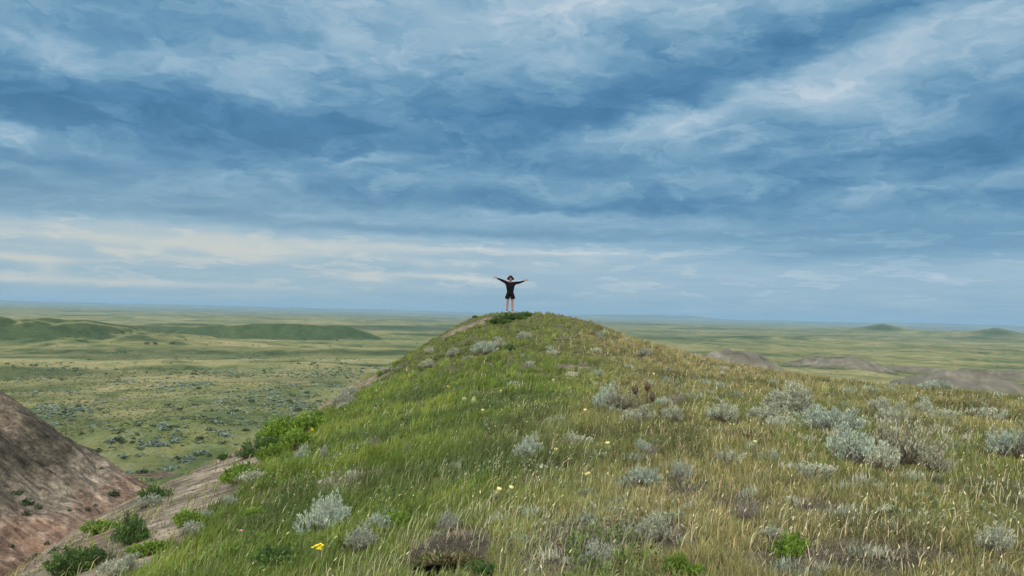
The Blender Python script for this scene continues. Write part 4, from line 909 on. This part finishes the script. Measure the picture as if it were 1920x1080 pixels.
# ------------------------------------------------------------------ cattle far out on the flat
M_cow = plainmat('cow_hide', (.035, .028, .024), .8)
def cow_mesh():
    prof = [(-.95, .12, .95, .10), (-.85, .30, 1.02, .32), (-.45, .37, 1.02, .38), (.0, .38, 1.0, .41), (.45, .36, 1.04, .42), (.75, .26, 1.14, .34), (1.0, .16, 1.28, .22), (1.2, .13, 1.36, .17), (1.38, .12, 1.26, .16), (1.58, .08, 1.08, .10), (1.64, .03, 1.03, .04)]
    V = []; F = []; nu = 10
    for (x_, w_, z_, h__) in prof:
        for i in range(nu):
            a = 2 * math.pi * i / nu; V.append((x_, math.cos(a) * w_, z_ + math.sin(a) * h__))
    for j in range(len(prof) - 1):
        for i in range(nu): F.append((j * nu + i, j * nu + (i + 1) % nu, (j + 1) * nu + (i + 1) % nu, (j + 1) * nu + i))
    V = np.array(V); F = np.array(F); segs = []
    for (x_, y_) in ((-.75, .2), (-.8, -.2), (.6, .2), (.52, -.2)):
        kx = -.10 if x_ < 0 else .03
        segs += [(np.array([x_, y_, .95]), np.array([x_ + kx * -.6, y_, .48]), .14, .075), (np.array([x_ - kx * .6, y_, .5]), np.array([x_ + kx * .3, y_, 0.02]), .07, .055)]
    segs += [(np.array([-.95, 0, 1.15]), np.array([-1.08, 0, .5]), .035, .03), (np.array([1.25, .1, 1.46]), np.array([1.2, .26, 1.5]), .05, .02), (np.array([1.25, -.1, 1.46]), np.array([1.2, -.26, 1.5]), .05, .02)]
    tv, tq = tubes(segs, 6); return np.r_[V, tv], np.r_[F, tq + len(V)]
cvx, cfx = cow_mesh(); o0 = mesh_np('cow', cvx, cfx, None, M_cow, smooth=True); D_cow = o0.data; bpy.data.objects.remove(o0)
for (px, py, rz, lab) in [(275,647,.1,'leftmost dark cow of the three below the spur'),(291,647,3.0,'middle dark cow of the three below the spur'),(322,647,.4,'rightmost dark cow of the three below the spur'),
    (571,639,.2,'left dark cow on the flat before the dark mesa'),(632,639,2.9,'right dark cow on the flat before the dark mesa')]:
    h_ = hit(px, py)
    if h_ is None: continue
    o = bpy.data.objects.new('cow', D_cow); COL.objects.link(o); o.location = tuple(h_[0]); o.rotation_euler = (0, 0, rz); tag(o, lab, 'cow', 'cattle grazing on the far flat'); print('cow', h_[1])
    o.scale = (1.3,) * 3

# ------------------------------------------------------------------ the person on the summit
def skinned(name, verts, edges, radii, matl, parent, sub=2, root=0):
    me = bpy.data.meshes.new(name + '_cage'); me.from_pydata([tuple(v_) for v_ in verts], edges, [])
    ob = bpy.data.objects.new(name + '_cage', me); COL.objects.link(ob)
    md = ob.modifiers.new('skin', 'SKIN'); md.use_smooth_shade = True
    if not me.skin_vertices: 
        with bpy.context.temp_override(object=ob, active_object=ob): bpy.ops.mesh.customdata_skin_add()
    for i, r in enumerate(radii):
        sv = me.skin_vertices[0].data[i]; sv.radius = (r, r) if not hasattr(r, '__len__') else r; sv.use_root = (i == root)
    ss = ob.modifiers.new('sub', 'SUBSURF'); ss.levels = sub; ss.render_levels = sub
    dg = bpy.context.evaluated_depsgraph_get(); nm = bpy.data.meshes.new_from_object(ob.evaluated_get(dg)); bpy.data.objects.remove(ob)
    nm.name = name; nm.materials.clear(); nm.materials.append(matl)
    o = bpy.data.objects.new(name, nm); COL.objects.link(o); o.parent = parent; return o
M_skin = plainmat('skin', (.22, .11, .085), .65, .15); M_black = plainmat('black_cloth', (.006, .006, .008), .95, .02); M_short = plainmat('black_shorts_cloth', (.006, .006, .006), .95, .02)
M_hat = plainmat('hat_cloth', (.030, .020, .019), .95, .03); M_sole = plainmat('shoe_cloth', (.05, .03, .03), .8); M_hair = plainmat('hair', (.04, .025, .015), .8); M_sock = plainmat('white_sole', (.5, .45, .4), .7); M_eye = plainmat('dark_eye', (.02, .015, .012), .4)
pxm = 36.8 / FPX
hx = hit(957, 640)
PX = (957 - 960) * pxm; PY = 36.75
_ys = np.linspace(34.5, 38.5, 81); PY = float(_ys[np.argmax(height(np.full(81, PX), _ys) / _ys)]); PY -= .35
PZ = float(height(np.array([PX]), np.array([PY]))[0])
FOOT.append((PX, PY - .3, .8, 1)); per = empty('person', (PX, PY, PZ + 0.03), 0, 0.99); tag(per, 'person in black top, shorts and dark hat, arms spread wide on the hilltop', 'person')
# x is the picture's right; the person faces the camera (-y)
B = {}; verts = []; radii = []; edges = []
def jv(nm, x_, y_, z_, r): B[nm] = len(verts); verts.append((x_, y_, z_)); radii.append(r)
def je(*ns):
    for a, b in zip(ns[:-1], ns[1:]): edges.append((B[a], B[b]))
jv('pelvis', 0, 0, .93, (.115, .085)); jv('waist', 0, 0, 1.08, (.10, .075)); jv('chest', 0, 0, 1.27, (.115, .08)); jv('neckb', 0, 0, 1.42, (.055, .05)); jv('neck', 0, -.005, 1.465, (.056, .058)); jv('jaw', 0, -.03, 1.515, (.074, .084)); jv('head', 0, -.02, 1.595, (.088, .102)); jv('crown', 0, .0, 1.665, (.06, .075))
je('pelvis', 'waist', 'chest', 'neckb', 'neck', 'jaw', 'head', 'crown')
for s, sn, el_, wr_, sh in ((-1, 'l', (-.46, .01, 1.525), (-.655, -.02, 1.60), 1.40), (1, 'r', (.455, .01, 1.425), (.665, -.02, 1.505), 1.385)):
    jv('sh' + sn, s * .175, 0, sh, .062); jv('el' + sn, *el_, .042); jv('fa' + sn, el_[0] * .65 + wr_[0] * .35, el_[1], el_[2] * .65 + wr_[2] * .35, .041); jv('wr' + sn, *wr_, .026)
    d = np.array(wr_) - np.array(el_); d /= np.linalg.norm(d); upd = np.array([0, 0, 1.0]) - d * d[2]; upd /= np.linalg.norm(upd)
    pc = np.array(wr_) + d * .045; jv('pa' + sn, *pc, (.034, .018)); jv('pb' + sn, *(pc + d * .04), (.036, .016))
    je('chest', 'sh' + sn, 'el' + sn, 'fa' + sn, 'wr' + sn, 'pa' + sn, 'pb' + sn)
    for k, (off, ln, fan) in enumerate(((.030, .070, .34), (.011, .082, .12), (-.010, .076, -.10), (-.030, .060, -.32))):
        f0 = pc + d * .055 + upd * off; fd = d + upd * fan + np.array([0, -.12, 0]); fd /= np.linalg.norm(fd); f1 = f0 + fd * ln * .5; f2 = f0 + fd * ln + np.array([0, -.012, 0])
        jv('f%d0' % k + sn, *f0, .0105); jv('f%d1' % k + sn, *f1, .0095); jv('f%d2' % k + sn, *f2, .007); je('pb' + sn, 'f%d0' % k + sn, 'f%d1' % k + sn, 'f%d2' % k + sn)
    t0_ = pc + upd * .030 - d * .01; t1_ = t0_ + upd * .038 + d * .012; t2_ = t1_ + upd * .030 + d * .010
    jv('t0' + sn, *t0_, .013); jv('t1' + sn, *t1_, .011); jv('t2' + sn, *t2_, .008); je('pa' + sn, 't0' + sn, 't1' + sn, 't2' + sn)
    hxx = s * .085; jv('hip' + sn, hxx, 0, .86, (.085, .09)); jv('th' + sn, s * .105, -.01, .68, .082); jv('kn' + sn, s * .112 + .0, -.015, .48, .056); jv('ca' + sn, s * .118, .012, .34, .062); jv('an' + sn, s * .122, .0, .09, .042); jv('fo' + sn, s * .13, -.03, .035, (.036, .03)); jv('to' + sn, s * .145, -.14, .025, (.038, .022))
    je('pelvis', 'hip' + sn, 'th' + sn, 'kn' + sn, 'ca' + sn, 'an' + sn, 'fo' + sn, 'to' + sn)
skinned('body', verts, edges, radii, M_skin, per, 2)
def sub_chain(names, grow, extra=None):
    m = {}; vs2 = []; rr = []
    for nm in names:
        i = B[nm]; m[nm] = len(vs2); vs2.append(verts[i]); r = radii[i]; rr.append(tuple(a + grow for a in r) if hasattr(r, '__len__') else r + grow)
    return m, vs2, rr
m, v2, r2 = sub_chain(['pelvis', 'waist', 'chest', 'neckb', 'shl', 'ell', 'fal', 'wrl', 'shr', 'elr', 'far', 'wrr'], .016)
v2[0] = (0, 0, .88); r2[0] = (.172, .125); v2[2] = (0, 0, 1.27); r2[2] = (.215, .135); v2[3] = (0, 0, 1.43); r2[3] = (.085, .075); r2[1] = (.190, .12); r2[4] = r2[8] = .095; r2[5] = r2[9] = .060; r2[6] = r2[10] = .050
E2 = [(0, 1), (1, 2), (2, 3), (2, 4), (4, 5), (5, 6), (6, 7), (2, 8), (8, 9), (9, 10), (10, 11)]
skinned('long_sleeve_top', v2, E2, r2, M_black, per, 2)
# shorts: lofted cloth with two flaring legs and an open hem
def loft(rings, nu=20, closed_top=False):
    V = []; F = []
    for (cx, cy, cz, rx, ry) in rings:
        for i in range(nu):
            a = 2 * math.pi * i / nu; V.append((cx + math.cos(a) * rx, cy + math.sin(a) * ry, cz))
    for j in range(len(rings) - 1):
        for i in range(nu): F.append((j * nu + i, j * nu + (i + 1) % nu, (j + 1) * nu + (i + 1) % nu, (j + 1) * nu + i))
    return np.array(V), np.array(F)
V, F = loft([(0, 0, .97, .150, .118), (0, 0, .90, .178, .128), (0, 0, .83, .190, .13), (0, 0, .795, .175, .12), (0, 0, .79, .02, .02)])
Vs, Fs = [V], [F]
for s in (-1, 1):
    V, F = loft([(s * .085, 0, .87, .098, .115), (s * .108, 0, .78, .112, .118), (s * .122, 0, .70, .116, .118), (s * .128, 0, .625, .112, .114), (s * .128, 0, .632, .098, .10)])
    Fs.append(F + sum(len(a) for a in Vs)); Vs.append(V)
mesh_np('shorts', np.concatenate(Vs), np.concatenate(Fs), None, M_short, per, smooth=True)
# hat: soft crown and a drooping brim
V, F = loft([(0, .0, 1.815, .004, .004), (0, .0, 1.812, .06, .068), (0, .0, 1.79, .088, .100), (0, -.002, 1.715, .099, .115), (0, -.004, 1.700, .104, .120), (0, -.008, 1.672, .165, .180), (0, -.008, 1.655, .176, .190), (0, -.008, 1.650, .170, .186), (0, -.004, 1.688, .100, .116), (0, 0, 1.70, .09, .10)], 28)
V[:, 2] += np.where(np.hypot(V[:, 0], V[:, 1]) > .14, -.022 * np.cos(2 * np.arctan2(V[:, 1], V[:, 0])), 0)
_a = rad(25); _y, _z = V[:, 1].copy(), V[:, 2] - 1.69; V[:, 1] = _y * math.cos(_a) + _z * math.sin(_a); V[:, 2] = 1.62 - _y * math.sin(_a) + _z * math.cos(_a)
mesh_np('hat', V, F, None, M_hat, per, smooth=True)
V, F = loft([(0, .012, 1.73, .085, .098), (0, .02, 1.66, .084, .094), (0, .035, 1.60, .070, .072), (0, .04, 1.57, .045, .045)], 20); V[:, 2] -= .065; mesh_np('hair', V, F, None, M_hair, per, smooth=True)
# face: nose, ears, eyes, mouth
bv, bf = ball_np(.014, .75, 1.1, 1.7, off=(0, -.118, 1.563)); mesh_np('nose', bv, bf, None, M_skin, per, smooth=True)
for s in (-1, 1):
    bv, bf = ball_np(.009, 1.3, .6, .8, off=(s * .030, -.103, 1.590)); mesh_np('eye', bv, bf, None, M_eye, per, smooth=True)
    bv, bf = ball_np(.02, .45, .8, 1.4, off=(s * .088, 0, 1.575)); mesh_np('ear', bv, bf, None, M_skin, per, smooth=True)
bv, bf = ball_np(.016, 1.3, .5, .6, off=(0, -.103, 1.513)); mesh_np('mouth', bv, bf, None, M_eye, per, smooth=True)
for s in (-1, 1):
    V, F = loft([(s * .132, -.045, 0, .046, .105), (s * .132, -.045, .02, .05, .112), (s * .132, -.04, .045, .047, .10), (s * .128, -.005, .085, .042, .055), (s * .125, 0, .10, .038, .045), (s * .125, 0, .09, .01, .01)], 16)
    k_ = mesh_np('shoe', V, F, None, M_sole, per, smooth=True)
    V, F = loft([(s * .132, -.047, -.012, .049, .112), (s * .132, -.047, .014, .053, .116), (s * .132, -.047, .016, .02, .02)], 16); mesh_np('sole', V, F, None, M_sock, k_)
NBL = int(900000 * QUAL)
NTF = NBL // 13
tx, ty, tr = samp(NTF, 2.6, 44); ti = rng.integers(0, NTF, NBL)
ta = rng.uniform(0, 2 * np.pi, NBL); tq_ = np.abs(rng.normal(0, 1, NBL)).clip(0, 2.5); ts_ = .020 * (1 + .045 * tr[ti]) * rng.uniform(.6, 1.5, NTF)[ti]
x = tx[ti] + np.cos(ta) * tq_ * ts_; y = ty[ti] + np.sin(ta) * tq_ * ts_; r = np.hypot(x, y)
tL = rng.uniform(.6, 1.35, NTF)[ti]; tC = rng.normal(1, .16, NTF).clip(.6, 1.5)[ti]; tD = rng.random(NTF)[ti]
s_ = sdf(x, y, POLY)
sl = soil_left(x, y); pmk = patchmask(x, y)
edge_top = sm(y, 31, 35)
dens = fbm(x, y, .45, 3, 201) * .5 + .5
keep = (rng.random(NBL) > (pmk > .45) * .8) & (s_ < 1.4 - 1.2 * (x < 0)) & (rng.random(NBL) > sl * .97) & (rng.random(NBL) > pmk * .93) & (rng.random(NBL) < .25 + 1.0 * sm(dens, .25, .6))
foot = np.zeros(NBL)
def footmask(x, y):
    f = np.zeros(len(x))
    for (bx, by, br, bh) in FOOT:
        br = max(br, .05); dv = np.hypot(bx, by); ux, uy = bx / dv, by / dv
        du = (x - bx) * ux + (y - by) * uy; dw = (x - bx) * uy - (y - by) * ux
        q = (dw / (br * .95)) ** 2 + (du / np.where(du < 0, br * 1.25 + .12, br * .8)) ** 2
        f = np.maximum(f, np.clip(1.25 - q, 0, 1))
    return f
fm = footmask(x, y); keep &= (rng.random(NBL) > fm * .62); keep &= ~((np.abs(x - PX) < .5) & (np.abs(y - PY + .4) < .9) & (rng.random(NBL) < .93))
keep |= (s_ >= -1) & (s_ < 6) & (x > 0) & (rng.random(NBL) < .6)
x, y, r, pmk, dens, fm = x[keep], y[keep], r[keep], pmk[keep], dens[keep], fm[keep]
ta, tq_, tL, tC, tD = ta[keep], tq_[keep], tL[keep], tC[keep], tD[keep]
z = height(x, y) - .01
n = len(x)
# the left flank is lush, the crest and the right shoulder are drying out
gz_ = sm(-x + 2.2 * fbm(x, y, 4.5, 3, 211) + 1.7 + .03 * (y - 10), -1.2, 2.6)
gz_ = gz_ * (1 - .55 * sm(y, 27, 36))
patch = fbm(x, y, 2.0, 4, 212); patch2 = fbm(x, y, .7, 3, 213)
warm_ = np.clip(.5 + .9 * fbm(x, y, 5.5, 3, 214), 0, 1)
green = np.array([.092, .138, .022]); green2 = np.array([.165, .215, .035]); olive = np.array([.145, .165, .045]); ochre = np.array([.250, .220, .095])
straw = np.array([.40, .34, .19]); greyst = np.array([.30, .29, .20]); dgreen = np.array([.060, .090, .026])
c = olive * (1 - warm_[:, None]) + ochre * warm_[:, None]
gcol = green * (1 - sm(patch2, -.3, .5)[:, None]) + green2 * sm(patch2, -.3, .5)[:, None]
c = c * (1 - gz_[:, None]) + gcol * gz_[:, None]
dk = (sm(patch + .6 * fbm(x, y, .9, 3, 219), .08, .5) * .8 * (r > 4))[:, None]; c = c * (1 - dk) + (dgreen * gz_[:, None] + np.array([.085, .085, .035]) * (1 - gz_[:, None])) * dk
# dry stems
fs = .13 + .16 * sm(x, 0, 3) * sm(16 - y, 0, 6) + .14 * sm(fbm(x, y, 1.6, 3, 215), .1, .6) + .06 * edge_top[keep] - .10 * gz_
q = rng.random(n) * .6 + tD * .4; fs = fs * .8; st_ = (q < fs)[:, None]; gs_ = (q < fs * .4)[:, None]
c = np.where(st_, straw, c); c = np.where(gs_, greyst, c)
c = c * tC[:, None] * rng.normal(1, .18, n).clip(.5, 1.6)[:, None] * (1 + .10 * rng.normal(0, 1, (n, 3))).clip(.7, 1.3)
L_ = (1 - .5 * fm) * (.036 + .085 * rng.random(n) ** 1.5 + .0019 * r) * (.82 + .18 * sm(r, 6, 10)) * (1 + .25 * patch) * (.78 + .5 * dens) * (1 - .35 * edge_top[keep]) * np.where(pmk > .3, .7, 1)
L_ *= tL; L_ *= 1 + .35 * gz_ * (y < 22)
W_ = (.0026 + .00055 * r) * rng.uniform(.7, 1.3, n)
wd = rad(12) + 1.0 * fbm(x, y, 3.0, 2, 216); ws = .14 + .20 * gz_ + .16 * fbm(x, y, 1.3, 2, 217)
lx_ = np.cos(ta) * tq_ * .30 + np.cos(wd) * ws + rng.normal(0, .22, n); ly_ = np.sin(ta) * tq_ * .30 + np.sin(wd) * ws + rng.normal(0, .22, n)
lean = np.clip(np.hypot(lx_, ly_), .02, .95); ldir = np.arctan2(ly_, lx_)
v, q4, q3, cc = blades(x, y, z, L_, W_, lean, ldir, rng.uniform(-1.0, 1.0, n), c)
grass_o = mesh_np('grass', v, q4, q3, M_grass, attrs=dict(col=cc))
tag(grass_o, 'long prairie grass covering the ridge, green on the left and straw coloured on the right', None, None, 'stuff')
# taller bleached seed stems
def seeds(n, r0, r1, L0, L1, filt, name, label, colr, wmul=1.0, head=True):
    x, y, r = samp(n, r0, r1, p=1.3)
    k = filt(x, y) & (footmask(x, y) < .3) & (sdf(x, y, POLY) < .3) & (soil_left(x, y) < .4); x, y, r = x[k], y[k], r[k]; n = len(x)
    z = height(x, y); L = rng.uniform(L0, L1, n); Wd = (.0026 + .00045 * r) * rng.uniform(.8, 1.3, n) * wmul
    lean = np.clip(rng.normal(.42, .22, n), .05, .9); ldir = rng.normal(rad(8), .7, n); face = rng.uniform(-.8, .8, n)
    c = colr * rng.normal(1, .18, n).clip(.6, 1.5)[:, None]
    v, a4, a3, cc = blades(x, y, z, L, Wd, lean, ldir, face, c)
    if head:   # a spindle shaped seed head at the tip
        tp = v.reshape(-1, 5, 3)[:, 4]; md = v.reshape(-1, 5, 3)[:, 2:4].mean(1); d = tp - md; d /= np.linalg.norm(d, axis=1)[:, None]
        d = d + np.c_[np.cos(ldir), np.sin(ldir), -np.ones(n) * .3] * .35; d /= np.linalg.norm(d, axis=1)[:, None]
        side = np.c_[np.cos(face), np.sin(face), np.zeros(n)]; hl = rng.uniform(.02, .05, n)[:, None]; hw = (Wd * .8)[:, None]
        hv = np.stack([tp, tp + d * hl * .4 + side * hw, tp + d * hl, tp + d * hl * .4 - side * hw], 1).reshape(-1, 3)
        o_ = len(v); v = np.r_[v, hv]; a4 = np.r_[a4, o_ + np.arange(n * 4).reshape(-1, 4)]; cc = np.r_[cc, np.repeat(c * 1.15, 4, 0)]
    o = mesh_np(name, v, a4, a3, M_grass, attrs=dict(col=cc)); tag(o, label, None, None, 'stuff'); return o
seeds(int(8000 * QUAL), 3.2, 26, .09, .20, lambda x, y: (rng.random(len(x)) < .15 + .8 * sm(x + 1.5 * fbm(x, y, 2, 3, 221), -1.5, 2.5) * sm(fbm(x, y, 1.1, 3, 222), -.5, .4)) & (patchmask(x, y) < .7),
      'seed_grass', 'bleached seed stems rising above the grass of the right shoulder', np.array([.42, .37, .23]))
seeds(int(9000 * QUAL), 3.2, 16, .08, .19, lambda x, y: (x < 1) , 'pale_grass', 'pale bending grass tufts on the left flank', np.array([.27, .31, .15]), 1.0, False)
# dead thatch lying on the bare patches
px_, py_ = [], []
for (a, b, rr, st) in PATCH:
    if b < 14:
        k = int(520 * QUAL * (rr ** 2) / .08 ) ; k = min(k, 2600); px_.append(a + rng.normal(0, rr * .75, k)); py_.append(b + rng.normal(0, rr * .9, k))
x = np.concatenate(px_); y = np.concatenate(py_); kk = np.ones(len(x), bool)
for (hx_, hy_, hr_, hd_) in HOLES[:1]: kk &= np.hypot(x - hx_, y - hy_) > hr_ * .85
x, y = x[kk], y[kk]; n = len(x); z = height(x, y) + .005
c = np.where(rng.random((n, 1)) < .3, [[.34, .29, .19]], np.where(rng.random((n, 1)) < .5, [[.09, .08, .06]], [[.19, .17, .12]])) * rng.uniform(.5, 1.3, n)[:, None]
v, a4, a3, cc = blades(x, y, z, rng.uniform(.04, .13, n), np.full(n, .004), np.clip(rng.normal(.93, .05, n), .6, .985), rng.uniform(0, 6.28, n), rng.uniform(0, 3.1, n), c)
tag(mesh_np('dead_thatch', v, a4, a3, M_grass, attrs=dict(col=cc)), 'matted grey dead grass lying on the bare patches', None, None, 'stuff')
# low leafy herbs among the grass of the left flank
def leafy(n, r0, r1, filt, name, label, colf, size=.012, hgt=.10):
    x, y, r = samp(n, r0, r1, p=1.4); k = filt(x, y); x, y, r = x[k], y[k], r[k]; n = len(x)
    z = height(x, y) + rng.uniform(.02, hgt, n)
    th = rng.uniform(0, 6.28, n); ph = rng.uniform(.1, 1.1, n)
    d1 = np.c_[np.cos(th) * np.cos(ph), np.sin(th) * np.cos(ph), np.sin(ph)]; d2 = np.c_[-np.sin(th), np.cos(th), rng.uniform(-.4, .4, n)]
    S = (size * (1 + r * .07) * rng.uniform(.6, 1.4, n))[:, None]; b = np.c_[x, y, z]
    v = np.stack([b, b + d1 * S + d2 * S * .5, b + d1 * S * 2, b + d1 * S - d2 * S * .5], 1).reshape(-1, 3)
    c = colf(x, y) * rng.normal(1, .2, n).clip(.5, 1.5)[:, None]
    o = mesh_np(name, v, np.arange(n * 4).reshape(-1, 4), None, M_grass, attrs=dict(col=np.repeat(c, 4, 0))); tag(o, label, None, None, 'stuff')
leafy(int(90000 * QUAL), 3.5, 34, lambda x, y: (x < 1.0) & (sdf(x, y, POLY) < -.1) & (soil_left(x, y) < .5) & (fbm(x, y, 1.7, 3, 231) > .12), 'leafy_herbs',
      'low leafy green herbs mixed into the grass of the left flank', lambda x, y: np.array([.075, .125, .022]) + 0 * x[:, None])
leafy(int(26000 * QUAL), 4, 34, lambda x, y: (sdf(x, y, POLY) < -.1) & (soil_left(x, y) < .5) & (fbm(x, y, 1.1, 3, 232) > .28), 'grey_herbs',
      'small grey leaved herbs scattered between the grasses', lambda x, y: np.array([.20, .235, .17]) + 0 * x[:, None], .011, .13)


# small pale sage tufts, too many and too mixed with the grass to count
N = 420; tx, ty, tr = samp(N, 4.2, 32, p=1.1); k = (sdf(tx, ty, POLY) < -.3) & (rng.random(N) < .25 + .75 * sm(tx + fbm(tx, ty, 3, 2, 241) * 2, -2, 2)) & (soil_left(tx, ty) < .4); tx, ty, tr = tx[k], ty[k], tr[k]
tsz = rng.uniform(.035, .11, len(tx)) * (.75 + .25 * sm(tr, 5, 12)) * (1 + .02 * tr); nb = 70; ii = np.repeat(np.arange(len(tx)), nb); n = len(ii)
x = tx[ii] + rng.normal(0, 1, n) * tsz[ii] * .55; y = ty[ii] + rng.normal(0, 1, n) * tsz[ii] * .4; z = height(x, y) + rng.uniform(0, .5, n) * tsz[ii]
pal = np.array([[.30, .33, .24], [.24, .29, .21], [.19, .22, .15], [.35, .35, .26]])[rng.integers(0, 4, len(tx))][ii]
v, a4, a3, cc = blades(x, y, z, tsz[ii] * rng.uniform(.4, .9, n), .0035 + .0008 * np.hypot(x, y), np.clip(rng.normal(.4, .25, n), .02, .95), rng.uniform(0, 6.28, n), rng.uniform(-1.2, 1.2, n), pal * rng.uniform(.7, 1.25, n)[:, None], .6)
tag(mesh_np('sage_tufts', v, a4, a3, M_grass, attrs=dict(col=cc)), 'little pale sage tufts mixed through the grass', None, None, 'stuff')
# ------------------------------------------------------------------ air
zmax = 2.6; zmin = float(co[:, 2].min()) - 1.0
zmax = max(zmax, float(co[:, 2].max()) + 1.0)
L = 41000.0
v8 = np.array([(sx_, sy_, sz_) for sz_ in (zmin, zmax) for sy_ in (-L, L) for sx_ in (-L, L)])
hf = np.array([(0, 2, 3, 1), (4, 5, 7, 6), (0, 1, 5, 4), (2, 6, 7, 3), (0, 4, 6, 2), (1, 3, 7, 5)])
hm = bpy.data.materials.new('air'); hm.use_nodes = True; h_ = NT(hm.node_tree); h_.n.clear()
pv = h_.node('ShaderNodeVolumePrincipled'); pv.inputs['Color'].default_value = (.27, .45, .61, 1); pv.inputs['Density'].default_value = HAZE
ho = h_.node('ShaderNodeOutputMaterial'); h_.l.new(pv.outputs[0], ho.inputs['Volume'])
haze = mesh_np('haze', v8, hf, None, hm); tag(haze, 'thin blue air over the far prairie', None, None, 'stuff')
